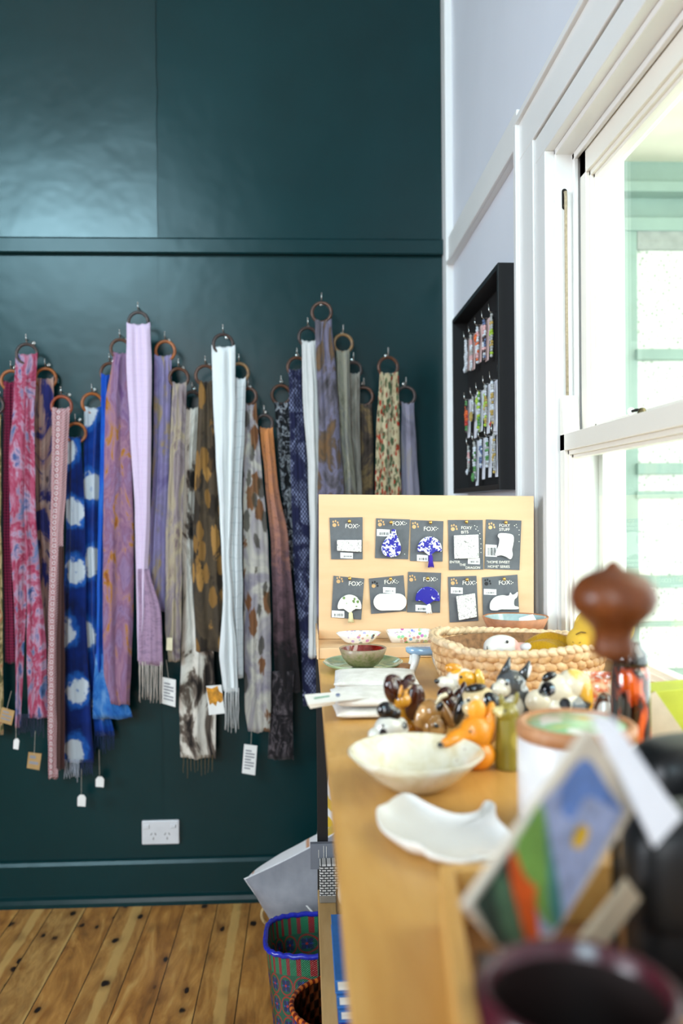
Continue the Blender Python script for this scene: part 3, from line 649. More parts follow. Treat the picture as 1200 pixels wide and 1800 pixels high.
hang('navy and tan scarf', 'navy scarf with pale tan bleached patches', (80, 665, 19.5), 'orange', 'navytan', [[(667, 62, 95), (760, 60, 94), (900, 63, 92), (1000, 68, 92), (1150, 76, 92)]], 0)
hang('red and white lattice scarf', 'red and white lattice patterned scarf with brown underside', (108, 714, 19.5), 'red', ['lattice', 'brownweave'], [[(719, 92, 123), (800, 91, 119), (950, 88, 111), (1100, 85, 106), (1250, 84, 104), (1368, 85, 102)], [(960, 104, 112), (1150, 99, 114), (1352, 99, 114)]], 3)
hang('indigo scarf with white circles', 'dark indigo scarf with large white dyed circles', (133, 761, 19), 'orange', 'shibori', [[(770, 120, 142), (850, 117, 147), (950, 116, 150), (1100, 110, 152), (1250, 111, 160), (1340, 112, 165)]], 1, fr=[(112, 140, 1338, 1370, 10, '#c8cede'), (140, 164, 1338, 1366, 8, '#232c5c')], tags=[([(136, 1402), (140, 1397), (147, 1397), (151, 1402), (150, 1418), (136, 1417)], .012, [(143, 1352), (143, 1398)], 0)])
hang('blue scarf with starbursts', 'mid blue scarf with white starburst dye marks', (162, 709, 19.5), 'orange', 'shibori2', [[(718, 149, 178), (850, 145, 175), (950, 147, 174), (1100, 150, 176), (1230, 160, 186), (1292, 166, 202)]], 0, fr=[(166, 202, 1288, 1320, 12, '#1d2f5e')], tags=[([(168, 1370), (172, 1365), (179, 1365), (183, 1370), (182, 1384), (168, 1383)], .012, [(174, 1318), (175, 1367)], 0)])
hang('royal blue scarf', 'bright royal blue silk scarf with pale sky blue ends', (193, 655, 19), 'brown', ['royal', 'skyblue'], [[(660, 178, 202), (760, 177, 200), (950, 172, 196), (1100, 170, 190), (1180, 168, 196)], [(1150, 168, 196), (1210, 164, 214), (1262, 163, 234)]], 1)
hang('mauve and copper scarf', 'mauve scarf with copper and gold leaf prints', (211, 613, 18.5), 'brown', 'mauve', [[(622, 200, 226), (700, 186, 228), (800, 183, 232), (950, 181, 236), (1100, 181, 234), (1180, 182, 230), (1238, 194, 228)]], 3)
hang('pale pink scarf', 'pale pink scarf with mauve lower end and cream fringe', (243, 566, 19.5), 'dark', ['palepink', 'pinkband'], [[(571, 223, 264), (650, 222, 267), (750, 228, 266), (900, 237, 264), (1060, 240, 258), (1160, 242, 252)], [(1000, 242, 262), (1080, 244, 284), (1168, 243, 286)]], 4, fr=[(243, 286, 1166, 1232, 17, '#cfc3b8')])
hang('lavender grey scarf', 'lavender grey scarf with faint bronze blotches', (290, 617, 19.5), 'orange', 'lavender', [[(627, 271, 302), (750, 270, 299), (850, 268, 296), (950, 262, 292), (1074, 258, 290)]], 2)
hang('beige and mauve scarf', 'beige scarf shading to dull mauve, with a cream tag', (314, 664, 18.5), 'brown', 'beigemauve', [[(675, 303, 328), (800, 298, 325), (950, 291, 320), (1100, 290, 319), (1162, 296, 316)]], 3, tags=[([(293, 1121), (303, 1121), (303, 1144), (292, 1143)], .02, None, 0, plain('cream_card', '#d9cfae', .7)), ([(285, 1190), (309, 1195), (308, 1243), (284, 1236)], .012, [(292, 1160), (296, 1192)], 6)])
hang('black and white scarf', 'long black and white marbled scarf with sparse fringe', (338, 705, 18.5), 'dark', 'whiteblack', [[(719, 327, 348), (800, 320, 346), (950, 320, 342), (1050, 322, 350), (1150, 318, 376), (1250, 315, 380), (1332, 317, 379)]], 1, fr=[(320, 376, 1330, 1362, 9, '#6b5a3c')])
hang('brown leaf print scarf', 'wide brown scarf with tan leaf prints', (361, 660, 19.5), 'brown', 'ecobrown', [[(672, 350, 376), (760, 346, 380), (850, 342, 388), (1000, 338, 398), (1144, 344, 407)]], 3)
hang('plain white scarf', 'plain bright white scarf with cord fringe', (392, 605, 19.5), 'dark', 'white', [[(611, 372, 413), (700, 374, 414), (800, 379, 410), (900, 386, 406), (980, 390, 403), (1060, 392, 408), (1150, 385, 416), (1215, 392, 418)]], 5, fr=[(394, 420, 1212, 1284, 9, '#e8e8e6')],
     tags=[([(362, 1206), (389, 1204), (395, 1254), (367, 1257)], .006, None, 0, None, 1)])
hang('grey-lined white scarf', 'white scarf with fine grey crackle lines', (420, 655, 18.5), 'tan', 'whiteline', [[(667, 413, 432), (750, 408, 430), (850, 402, 425), (950, 398, 425), (1100, 402, 427), (1190, 408, 427)]], 4)
hang('cream leaf print scarf', 'lilac and cream scarf printed with brown leaves', (436, 697, 17), 'brown', 'ecocream', [[(712, 429, 450), (800, 427, 458), (950, 427, 471), (1100, 428, 476), (1245, 430, 476), (1286, 436, 474)]], 3, tags=[([(429, 1308), (452, 1311), (448, 1363), (425, 1359)], .012, [(442, 1284), (441, 1310)], 7)])
hang('tan to charcoal scarf', 'tan scarf fading through dusty pink to charcoal', (464, 744, 17), 'dark', ['tangrad', 'soot'], [[(754, 457, 479), (850, 466, 488), (950, 476, 507), (1100, 480, 519), (1216, 484, 528)], [(1180, 478, 516), (1260, 474, 514), (1334, 470, 516)]], 2)
hang('charcoal paisley scarf', 'narrow charcoal scarf with white paisley at its top', (494, 694, 19), 'brown', 'charpaisley', [[(709, 483, 508), (800, 490, 512), (900, 498, 516), (1000, 504, 520)]], 0)
hang('navy dotted scarf', 'navy scarf with dense pale dots', (522, 645, 19), 'brown', 'navydot', [[(651, 507, 531), (760, 509, 538), (900, 512, 545), (1000, 516, 548), (1150, 530, 560), (1240, 532, 566)]], 1)
hang('off-white scarf', 'off-white linen scarf left of the topmost ring', (541, 592, 18.5), 'dark', 'offwhite', [[(601, 530, 556), (700, 532, 562), (820, 541, 562), (950, 545, 560), (1156, 542, 560)]], 2)
hang('topmost grey scarf', 'smoky grey and brown scarf on the topmost ring', (565, 549, 19.5), 'brown', 'greybrown', [[(565, 553, 583), (650, 556, 590), (760, 560, 597), (870, 557, 605), (1000, 556, 610), (1150, 556, 612)]], 3)
hang('khaki grey scarf', 'khaki and grey scarf just right of the topmost ring', (603, 604, 18.5), 'tan', 'khaki', [[(618, 591, 614), (750, 594, 616), (870, 598, 626), (1100, 598, 630)]], 2)
hang('stone grey scarf', 'narrow stone grey scarf below the khaki grey one', (621, 650, 16), 'dark', 'stone', [[(658, 611, 632), (760, 614, 632), (870, 618, 636), (1080, 618, 636)]], 1)
hang('umber scarf', 'umber and smoke brown scarf beside the red berry scarf', (639, 697, 18.5), 'brown', 'umber', [[(712, 631, 653), (800, 630, 656), (870, 629, 656), (1050, 629, 657)]], 0)
hang('red berry scarf', 'cream scarf printed with red berries and green leaves', (682, 645, 19.5), 'brown', 'gum', [[(657, 667, 700), (760, 661, 702), (870, 659, 705), (1100, 656, 708)]], 2)
hang('lilac grey scarf', 'lilac grey scarf at the right end of the wall display', (713, 696, 18.5), 'dark', 'lilacgrey', [[(710, 705, 727), (800, 705, 732), (870, 705, 737), (1050, 705, 740)]], 1)
# ================================================================== COUNTER, SHELF, PIN BOARD
TT = .958; TX = .022
ct = thing('display_counter', 'long honey plywood display counter on black steel legs below the window', 'counter', (.235, .85, 0))
mb = MB(); mb.box((TX, .14, TT - .020), (.441, 1.62, TT)); mb.build('counter_top', M_COUNTER, ct, bevel=.0012)
for lx, ly in ((TX - .003, 1.590), (.405, 1.590), (TX + .012, .2), (.405, .2)):
    mb = MB(); mb.box((lx, ly, 0), (lx + .020, ly + .02, TT - .0205)); mb.build('leg', M_BLACK, ct, bevel=.001)
mb = MB()
mb.box((TX + .014, .22, TT - .05), (TX + .03, 1.590, TT - .021)); mb.box((.409, .22, TT - .05), (.425, 1.590, TT - .021)); mb.build('rail', M_BLACK, ct, bevel=.001)
SZ = .500
mb = MB(); mb.box((.019, .55, SZ - .018), (.44, 1.615, SZ)); mb.build('lower_shelf', M_PALE, ct, bevel=.001)
bz = .977
lg = thing('ledge', 'low plywood step at the far end of the counter carrying the pin board', 'ledge', (.23, 1.5, TT))
mb = MB(); mb.box((TX + .001, 1.454, TT + .0005), (.438, 1.61, bz)); mb.build('step', M_BOARD, lg, bevel=.001)
mb = MB(); mb.prism([(TX - .003, 1.452, TT + .0005), (TX - .003, 1.62, TT + .0005), (TX - .003, 1.62, bz + .020), (TX - .003, 1.50, bz + .018), (TX - .003, 1.452, bz + .002)], (.0035, 0, 0)); mb.build('side_cheek', M_BOARD, lg)
BY = 1.548
q = [PY(560, 869, BY), PY(938, 872, BY), PY(938, 1124, BY), PY(560, 1124, BY)]
mb = MB(); mb.prism([(q[0].x, BY, q[0].z), (q[1].x, BY, q[1].z), (q[2].x, BY, bz + .0005), (q[3].x, BY, bz + .0005)], (0, .010, 0))
tag(mb.build('pin_board', M_BOARD, bevel=.0008), 'pale plywood board standing upright on the counter with brooch cards pinned to it', 'display board')

# ------------------------------------------------------------------ brooch cards
M_CARD = plain('charcoal_card', '#5f6266', .75, .05, 90); M_GOLD = plain('gold_ink', '#d9b27e', .35, metal=.5); M_WINK = plain('white_ink', '#f3efe2', .6); M_LABEL = plain('barcode_label', '#f6f6f4', .5, .01)
M_INK = plain('black_ink', '#17171a', .6); M_BRASS = plain('brass_pin', '#c9a25c', .22, metal=1)
def glaze(name, fn, rough=.18, coat=.5):
    t = NT(name); v = t.coord('Object'); t.col(fn(t, v)); return t.p(rough, coat=coat)
def g_sketch(t, v): 
    a = t.vor(v, 260, 'DISTANCE_TO_EDGE'); n = t.noise(v, 300, 2); return t.mix(t.math('MULTIPLY', t.step(a, .10, .04), t.step(n, .4, .6)), '#eeede6', '#85857f')
def g_faint(t, v):
    a = t.vor(v, 160, 'DISTANCE_TO_EDGE'); return t.mix(t.math('MULTIPLY', t.step(a, .05, .02), .35), '#f3f1ea', '#b9b5a9')
def g_blue(d):
    def fn(t, v):
        n = t.noise(v, 75, 3, .6, 2); a = t.vor(v, 240); return t.mix(t.step(t.math('ADD', n, t.math('MULTIPLY', a, .3)), d + .05, d), '#eef0f6', '#2a2a9a')
    return fn
def g_green(t, v):
    a = t.vor(v, 120); n = t.noise(v, 260, 2); return t.mix(t.step(t.math('ADD', a, t.math('MULTIPLY', n, .5)), .62, .55), '#f1efe6', '#6f8a52')
G_SK = glaze('sketched_tile_glaze', g_sketch, .5, 0); G_FA = glaze('off_white_glaze', g_faint, .35, .2); G_B1 = glaze('blue_fan_glaze', g_blue(.62)); G_B2 = glaze('deep_blue_fan_glaze', g_blue(.8)); G_B3 = glaze('cobalt_glaze', g_blue(.5)); G_GR = glaze('green_flower_glaze', g_green)
BF = BY - .0012
def pq(x, y, Y=BF): return PY(x, y, Y)
def fan(cx, cy, rx, ry):     # picture pixels, hinge at the bottom centre
    pts = circ(cx, cy, rx, ry, 22, 180, 360) + [(cx + rx, cy + 1)]
    pts += [(cx + rx * .95, cy + ry * .16), (cx + rx * .5, cy + ry * .13), (cx + rx * .25, cy + ry * .3), (cx + 2, cy + ry * .42), (cx - 2, cy + ry * .42), (cx - rx * .25, cy + ry * .3), (cx - rx * .5, cy + ry * .13), (cx - rx * .95, cy + ry * .16)]
    return pts
def brooch_card(label, corners, paw, fox, brooch, bmat, lab, extra=None, tassel=None, ptype='gold', texts=(), bname='brooch', pin=None):
    cc = [pq(x, y) for x, y in corners]; cen = sum(cc, Vector()) / 4
    c = thing('brooch_card', label, 'brooch card', (cen.x, BF, min(p.z for p in cc)), 'brooch cards on the plywood board')
    mb = MB(); mb.prism(cc, (0, -.0008, 0)); mb.build('backing_card', M_CARD, c)
    Y1 = BF - .0010; mb = MB(); x, y = paw
    mb.prism([pq(a, b, Y1) for a, b in circ(x - 1.5, y + 1, 3.6, 3.4, 12)], (0, -.0003, 0))
    mb.build('paw_pad', M_GOLD if ptype != 'black' else M_INK, c); mb = MB()
    for k, (dx, dy) in enumerate(((-3.5, -5), (0.5, -6), (4.4, -3.5), (5.6, .8))): mb.prism([pq(a, b, Y1) for a, b in circ(x + dx, y + dy, 1.5, 2, 8)], (0, -.0003, 0))
    mb.build('paw_toes', M_GOLD if ptype == 'gold' else M_INK, c)
    for tx, (fx, fy), sz, ang, m in ([('FOX', fox[:2], 10.5, fox[2], M_WINK)] if fox else []) + list(texts):
        text(tx, sz * BY / F, pq(fx, fy, Y1 - .0002), m, c, 'lettering', ang, .00015, offset=.00004)
    if fox is not None:
        mb = MB()
        for dx, dy in ((22, -6), (25, -4), (22.5, -2)): mb.prism([pq(a, b, Y1) for a, b in circ(fox[0] + dx, fox[1] + dy, .8, .8, 8)], (0, -.0003, 0))
        mb.build('ink_dots', M_WINK, c)
    if extra:
        mb = MB()
        for dx, dy in extra: mb.prism([pq(a, b, Y1) for a, b in circ(dx, dy, .8, .8, 8)], (0, -.0003, 0))
        mb.build('ink_dots', M_WINK, c)
    l0, l1 = lab; mb = MB(); sl = 1.0
    mb.prism([pq(l0[0], l0[1], Y1 - .0003), pq(l1[0], l0[1] + sl, Y1 - .0003), pq(l1[0], l1[1] + sl, Y1 - .0003), pq(l0[0], l1[1], Y1 - .0003)], (0, -.0003, 0)); lb = mb.build('barcode_label', M_LABEL, c)
    mb = MB(); ra = random.Random(int(l0[0])); xx = l0[0] + (l1[0] - l0[0]) * .2
    while xx < l1[0] - 2.5:
        ww = ra.choice((.35, .6, .9)); mb.prism([pq(a, b, Y1 - .0008) for a, b in ((xx, l0[1] + 5.5), (xx + ww, l0[1] + 5.5), (xx + ww, l1[1] - 1.5), (xx, l1[1] - 1.5))], (0, -.0001, 0)); xx += ww + ra.choice((.5, .9, 1.3))
    mb.build('barcode', M_INK, lb)
    Y2 = Y1 - .003; pts = [pq(a, b, Y2) for a, b in brooch]
    mb = MB(); mb.prism(pts, (0, -.0042, 0)); mb.build(bname, bmat, c, bevel=.0009)
    if tassel:
        tx, ty, ln, tm = tassel; p = pq(tx, ty, Y2 - .002); mb = MB(); k = BY / F
        mb.tube([p, p + Vector((.0006, 0, -.3 * ln * k)), p + Vector((.001, -.001, -ln * k))], lambda t: (.0012 + .0036 * min(1, t * 1.4)) if t < .99 else .0044, 12)
        for q_ in range(8): a = q_ * .8; mb.tube([p + Vector((.0006 + .002 * math.cos(a), .002 * math.sin(a), -.35 * ln * k)), p + Vector((.001 + .0052 * math.cos(a), .004 * math.sin(a), -(ln + 1.5) * k))], .0007, 5)
        mb.build('tassel', tm, c, smooth=True)
    px_, py_ = pin
    p = pq(px_, py_, BF - .001); t = thing('push_pin', 'brass pin holding the ' + label.split(' on charcoal')[0].replace('charcoal card with ', '') + ' card', 'pin', p, 'brass pins in the plywood board')
    mb = MB(); mb.tube([p + Vector((0, .008, 0)), p + Vector((.0005, -.004, -.0004))], .0008, 8); mb.build('shank', M_BRASS, t, smooth=True)
    mb = MB(); mb.ell(p + Vector((.0006, -.0062, -.0004)), (.0034, .0030, .0034), n=14, m=10); mb.build('head', M_BRASS, t, smooth=True)
T_PUR = plain('purple_tassel', '#3a1f9c', .8); T_CRM = plain('cream_tassel', '#d8d2a4', .8); T_WHT = plain('white_tassel', '#eeeeea', .8)
brooch_card('charcoal card with a long tree-line brooch, upper left corner of the board', [(579, 910), (637, 909), (637, 983), (582, 983)], (589, 922), (606, 928, 2), [(592, 949), (635, 949), (635, 970), (592, 968)], G_SK, ((598, 971), (620, 981)), pin=(613, 916))
pear = smoothpoly([(692, 930), (695, 931), (696, 938), (700, 948), (704, 960), (703, 972), (695, 978), (684, 979), (674, 975), (670, 966), (672, 955), (680, 944), (687, 937), (688, 931)], 3)
brooch_card('charcoal card with a blue and white pear brooch', [(661, 911), (720, 913), (717, 983), (659, 981)], (669, 921), (689, 924, -2), pear, G_B1, ((662, 930), (685, 942)), pin=(686, 918), extra=[(711, 974)])
brooch_card('charcoal card with a blue and white fan brooch and purple tassel', [(722, 914), (779, 916), (777.5, 987), (720.5, 986)], (729, 925), (744, 933, 1), fan(754.5, 966, 21.5, 23), G_B1, ((732.5, 975), (752, 986)), tassel=(756, 971, 25, T_PUR), pin=(755, 918))
brooch_card('charcoal card with a square engraved tile brooch', [(787, 914), (848, 914), (849, 1001), (789, 1002)], (797, 929), None, [(797, 941), (840, 939.5), (841, 981), (798, 982)], G_SK, ((822, 980), (843, 991)), pin=(818, 917),
    texts=[('FOXY', (810, 930), 7.4, 2, M_WINK), ('BITS', (810, 938), 7.2, -2, M_WINK), ('ENTER', (790, 990), 6.2, 0, M_WINK), ('THE', (807, 995), 6.2, 0, M_WINK), ('DRAGON', (818, 1000), 6.0, 0, M_WINK)], extra=[(834, 924), (838, 926), (836, 930), (840, 933), (843, 938), (844, 947), (845, 956), (845, 964), (845, 971)])
hs = smoothpoly([(876, 938), (884, 937), (898, 939), (902, 945), (901, 957), (899, 966), (900, 976), (896, 983), (889, 979), (880, 976), (871, 977), (870, 972), (875, 960), (877, 948), (874, 943)], 3)
brooch_card('charcoal card with a cottage shaped white brooch', [(854, 913), (916, 915), (912.5, 1002), (851, 1000)], (863, 926), None, hs, G_FA, ((853, 957), (873, 978)), pin=(887, 918), ptype='gold',
    texts=[('FOXY', (877, 926), 7.4, 1, M_WINK), ('STUFF', (877, 933), 7, 1, M_WINK), ('"HOME SWEET', (855, 990), 6.3, 1, M_WINK), ('HOME" SERIES', (857, 998), 6.3, 1, M_WINK)], extra=[(904, 924), (908, 927), (907, 922), (912, 932), (912, 940), (912, 952)])
brooch_card('charcoal card with a green flowered fan brooch and cream tassel', [(586, 1012), (640, 1017), (634.5, 1089), (582, 1085)], (596, 1021), (612, 1029, 3), fan(614, 1067, 21, 22), G_GR, ((583, 1073), (605, 1085)), tassel=(615.5, 1073, 20, T_CRM), pin=(613.5, 1016))
brooch_card('charcoal card with a plain white oval brooch', [(648, 1017), (709, 1011), (714, 1074), (652, 1079)], (658, 1029), (675, 1027, -5), circ(671, 1058, 15, 15, 12, 90, 270) + circ(699, 1058, 15, 15, 13, 270, 450), G_FA, ((673, 1032), (695, 1042)), pin=(685, 1017), ptype='mix')
brooch_card('charcoal card with a deep blue fan brooch and white tassel', [(717, 1005), (775, 1007), (773, 1077), (715, 1076)], (724, 1018), (743, 1022, 0), fan(751, 1053, 21.5, 22), G_B2, ((730, 1063), (750, 1074)), tassel=(753, 1059, 18, T_WHT), pin=(750, 1016))
brooch_card('charcoal card with an upright sketched tile brooch', [(787, 1014), (837, 1012), (840.5, 1091), (790, 1094)], (797, 1024), (812, 1028, 1), [(801, 1048), (834, 1042.5), (837.5, 1084), (806, 1090)], G_SK, ((792, 1032), (813, 1043)), pin=(819, 1018))
cat = smoothpoly([(896, 1041), (899, 1045), (904, 1044), (909, 1040), (908, 1049), (903, 1054), (903, 1064), (909, 1066), (911, 1069), (905, 1071), (880, 1071), (872, 1073), (862, 1072), (860, 1066), (862, 1057), (870, 1049), (882, 1046), (893, 1047)], 3)
brooch_card('charcoal card with a white reclining cat brooch', [(847, 1015), (909, 1010), (912, 1080), (849, 1083)], (856, 1025), (876, 1028, -2), cat, G_FA, ((850, 1035), (872, 1045)), pin=(884, 1017), ptype='black')

# ------------------------------------------------------------------ black jewellery cabinet on the right wall
CX = WALL_X - .046
pnt = PX(873, 462, CX); pft = PX(791, 568, CX); pnb = PX(879, 860, CX); pfb = PX(800, 868, CX)
cy0 = (pnt.y + pnb.y) / 2; cy1 = (pft.y + pfb.y) / 2; cz1 = (pnt.z + pft.z) / 2; cz0 = (pnb.z + pfb.z) / 2
print('CAB', cy0, cy1, cz0, cz1)
cb = thing('jewellery_cabinet', 'open black wall frame full of hanging beads, left of the window', 'display frame', (WALL_X - .02, (cy0 + cy1) / 2, cz0))
th = .012
mb = MB(); mb.box((CX, cy0, cz0), (WALL_X - .0002, cy0 + th, cz1)); mb.box((CX, cy1 - th, cz0), (WALL_X - .0002, cy1, cz1)); mb.box((CX, cy0 + th, cz1 - th), (WALL_X - .0002, cy1 - th, cz1)); mb.box((CX, cy0 + th, cz0), (WALL_X - .0002, cy1 - th, cz0 + th)); mb.build('frame', M_BLACK, cb, bevel=.0008)
mb = MB(); mb.box((WALL_X - .006, cy0 + th, cz0 + th), (WALL_X - .001, cy1 - th, cz1 - th)); mb.build('back_panel', plain('black_back_panel', '#101012', .7), cb)
def bead(name, c, h=.7): return plain(name, c, .12, coat=.6)
BM = {k: plain('bead_' + k, c, .12, coat=.5) for k, c in {'clear': '#cfd6dc', 'pink': '#d9a9a9', 'orange': '#d8622a', 'lime': '#9fbf3a', 'green': '#4f8a4a', 'silver': '#a9aaa6', 'blue': '#56698f', 'red': '#b8342a', 'gold': '#b59a52', 'dark': '#3a2c2c'}.items()}
M_PC = plain('pink_card', '#d9bcb8', .7); M_WC = plain('white_card', '#dfe1ea', .7)
def strand(label, px, py, card, cardlen, beads, seq, sz=.0042, flower=None, Xh=None):
    """hook tip at pixel (px, py); a card and a strand of beads hang from it"""
    X = CX + .010; p = PX(px, py, X); base = p + Vector((0, 0, 0))
    hk = None
    mb = MB(); mb.tube([(X, p.y, p.z + .016), (X + .001, p.y, p.z), (X + .004, p.y, p.z - .003), (WALL_X - .006, p.y, p.z - .002)], .0012, 6); mb.build('hook', M_STEEL, cb, smooth=True)
    if not label: return
    X2 = X + .006; cardlen *= .84; t = thing('bead_strand', label, 'jewellery', (X2, p.y, p.z - .10), 'bead strands in the black frame')
    z = p.z - .004
    if card:
        mb = MB(); cw = .016 if cardlen < .12 else .02
        mb.prism([(X2 + .010, p.y - cw, z), (X2 + .010, p.y + cw, z), (X2 + .006, p.y + cw, z - cardlen), (X2 + .006, p.y - cw, z - cardlen)], (.0008, 0, 0)); mb.build('backing_card', card, t)
    ra = random.Random(int(px * 3 + py)); groups = {}
    n = beads
    for i in range(n):
        for sgn in (-1, 1):
            f = i / (n - 1); yy = p.y + sgn * .0075 * math.sin(math.pi * min(1, f * 1.02)) ; zz = z - .006 - f * (n * sz * 1.45)
            k = seq[(i // 2) % len(seq)] if ra.random() < .75 else ra.choice(seq)
            groups.setdefault(k, []).append((X2 + ra.uniform(-.001, .001), yy, zz, sz * ra.uniform(.8, 1.15)))
    ks = list(groups); mb = MB()
    for qi, k in enumerate(ks):
        for a in groups[k]: mb.ell(a[:3], (a[3] * .9, a[3], a[3]), n=8, m=6, mi=qi)
    mb.build('beads', [BM[k] for k in ks], t, smooth=True)
    if flower:
        k, dz, r = flower; dz *= .84; mb = MB()
        for a in range(7): mb.ell((X2 - .004, p.y + r * .7 * math.cos(a * .9), z - dz + r * .7 * math.sin(a * .9)), (r * .35, r * .5, r * .5), n=8, m=6)
        mb.ell((X2 - .006, p.y, z - dz), (r * .35, r * .45, r * .45), n=8, m=6); mb.build('flower_charm', BM[k], t, smooth=True)
    mb = MB(); mb.tube([(X + .003, p.y, p.z - .001), (X2, p.y, z - .008)], .0005, 5); mb.build('string', M_STRING, t)
hooks = [
 ((814.5, 593), ('clear bead strand with a large end pearl, farthest in the top row', M_PC, .10, 13, ['clear', 'clear', 'silver', 'clear'], .0042, ('clear', .098, .007))),
 ((823, 584), ('pale bead strand on pink card, second from the far end of the top row', M_PC, .11, 14, ['silver', 'pink', 'clear'], .0042, None)),
 ((834, 569), ('bead strand with an orange flower on pink card in the top row', M_PC, .11, 14, ['clear', 'pink', 'clear', 'orange'], .0042, ('orange', .038, .009))),
 ((846, 557), ('blue and clear bead strand on pink card in the top row', M_PC, .12, 15, ['blue', 'pink', 'clear', 'dark'], .0042, None)),
 ((858.5, 546), ('silver and olive bead strand nearest the camera in the top row', None, 0, 16, ['silver', 'gold', 'silver', 'lime'], .004, None)),
 ((815, 700), ('coral orange bead strand, farthest in the middle row', M_WC, .12, 13, ['green', 'dark', 'orange', 'orange', 'red'], .0042, None)),
 ((826, 692), ('white card with a single gold blossom in the middle row', M_WC, .13, 9, ['silver', 'clear'], .003, ('gold', .065, .011))),
 ((836, 684), ('lime green bead strand on white card in the middle row', M_WC, .12, 14, ['lime', 'green', 'lime', 'clear'], .0045, ('lime', .03, .008))),
 ((848, 672), ('green and silver bead strand on white card in the middle row', M_WC, .14, 15, ['silver', 'clear', 'gold', 'lime'], .0042, None)),
 ((860, 665), ('silver bead strand with red charm nearest the camera in the middle row', M_WC, .15, 15, ['silver', 'clear', 'gold'], .0042, ('red', .12, .005))),
 ((874, 655), None),
 ((819, 779), ('slim strand with grey pendant, farthest in the bottom row', None, 0, 12, ['silver', 'silver', 'pink', 'clear'], .0036, ('clear', .085, .007))),
 ((829, 772), ('white card with leaf green beads in the bottom row', M_WC, .135, 15, ['silver', 'clear', 'green'], .004, ('green', .11, .01))),
 ((840, 767), ('white card with pale blue beads in the bottom row', M_WC, .12, 13, ['clear', 'blue', 'clear'], .0034, None)),
 ((851, 764), ('white card with tiny green beads in the bottom row', M_WC, .115, 13, ['clear', 'green', 'silver'], .0034, None)),
 ((863, 757), ('white card with pale olive beads nearest the camera in the bottom row', M_WC, .12, 16, ['silver', 'gold', 'silver'], .0036, None)),
]
for (x, y), d in hooks:
    if d: strand(d[0], x, y, d[1], d[2], d[3], d[4], d[5], d[6])
    else: strand(None, x, y, None, 0, 0, None)

# ------------------------------------------------------------------ power point
p0 = PY(249, 1443, WALL_Y - .010); p1 = PY(315, 1483.5, WALL_Y - .010)
M_PLAS = plain('white_plastic', '#d9d9dc', .35, .02)
po = thing('power_point', 'white double power point on the teal wall', 'power point', ((p0.x + p1.x) / 2, WALL_Y, p1.z))
mb = MB(); mb.box((p0.x, WALL_Y - .011, p1.z), (p1.x, WALL_Y - .0005, p0.z)); mb.build('plate', M_PLAS, po, bevel=.003)
W_ = p1.x - p0.x; H_ = p0.z - p1.z
for sx in (.13, .84):
    mb = MB(); c = Vector((p0.x + sx * W_, WALL_Y - .011, p1.z + .76 * H_)); mb.box((c.x - .008, c.y - .003, c.z - .0065), (c.x + .008, c.y, c.z + .0065)); mb.build('switch', M_PLAS, po, bevel=.0015)
for sx in (.31, .68):
    c = Vector((p0.x + sx * W_, WALL_Y - .0112, p1.z + .36 * H_)); mb = MB()
    for dx, dz, an in ((-.0062, .006, 30), (.0062, .006, -30), (0, -.008, 0)):
        M = Matrix.Translation(c + Vector((dx, 0, dz))) @ Matrix.Rotation(R(an), 4, 'Y'); k = MB(); k.box((-.0010, -.0004, -.0038), (.0010, .0002, .0038)); k.xf(M); mb.add(k.v, k.f)
    mb.build('socket_slots', M_DARKGAP, po)
# ================================================================== THINGS ON THE COUNTER
def at_table(px, py_base, z=TT): return PZ(px, py_base, z)
M_SHINE = dict(rough=.16, coat=.7)
def splat(name, base, spots, rough=.16, coat=.7, edge=.15, speck=None):
    """glazed ceramic with painted patches: spots = (x, y, z, r, colour) in the object's own space (metres)"""
    t = NT(name); v = t.coord('Object'); n = t.noise(v, 60, 3)
    c0 = lin(base); c = t.ramp(n, [(.25, tuple(x * .86 for x in c0[:3])), (.75, c0)])
    for (x, y, z, r, colr) in spots:
        vm = t.n('ShaderNodeVectorMath', operation='DISTANCE'); t.l(v, vm.inputs[0]); vm.inputs[1].default_value = (x, y, z)
        d = t.math('ADD', vm.outputs['Value'], t.math('MULTIPLY', t.math('SUBTRACT', n, .5), r * .5)); c = t.mix(t.step(d, r * (1 + edge), r * (1 - edge)), c, colr)
    if speck: c = t.mix(t.step(t.vor(v, speck[0]), speck[1] * 1.2, speck[1]), c, speck[2])
    t.col(c); return t.p(rough, coat=coat)
def figurine(name, label, loc, yaw, body, mat, parts=(), vox=.0011, group='glazed animal figures on the counter', cat='figurine', bodyname='body'):
    t = thing(name, label, cat, loc, group); M = Matrix.Translation(loc) @ Matrix.Rotation(R(yaw), 4, 'Z')
    def mk(pn, ells, mm, rm):
        mb = MB()
        for e in ells:
            if e[0] == 't': mb.tube(e[1], e[2], 12)
            elif e[0] == 'l': mb.lathe(e[1], e[2], 32)
            else: mb.ell(e[0:3], e[3:6], e[6] if len(e) > 6 else (0, 0, 0), 20, 14)
        # mesh in the figure's own frame so that the painted patches follow it
        me_par = None; o = mb.build(pn, mm, None, smooth=True, origin=(0, 0, 0), remesh=rm); o.parent = t; o.location = (0, 0, 0); o.rotation_euler = (0, 0, R(yaw)); return o
    mk(bodyname, body, mat, vox)
    for pn, ells, mm in parts: mk(pn, ells, mm, .0008 if len(ells) > 1 and pn not in ('eye', 'nose') else 0)
    return t
K_BLK = plain('black_glaze', '#0c0c10', .12, .02, coat=.8); K_BRN = plain('chocolate_glaze', '#3a140c', .12, .08, coat=.8); K_YEL = plain('amber_glaze', '#cf8a1e', .14, .08, coat=.8)
K_CRM = plain('cream_glaze', '#e2d6b4', .16, .05, coat=.7); K_WHT = plain('white_glaze', '#eceae4', .2, .02, coat=.5); K_TAN = plain('tan_glaze', '#9c6c38', .16, .1, coat=.7)
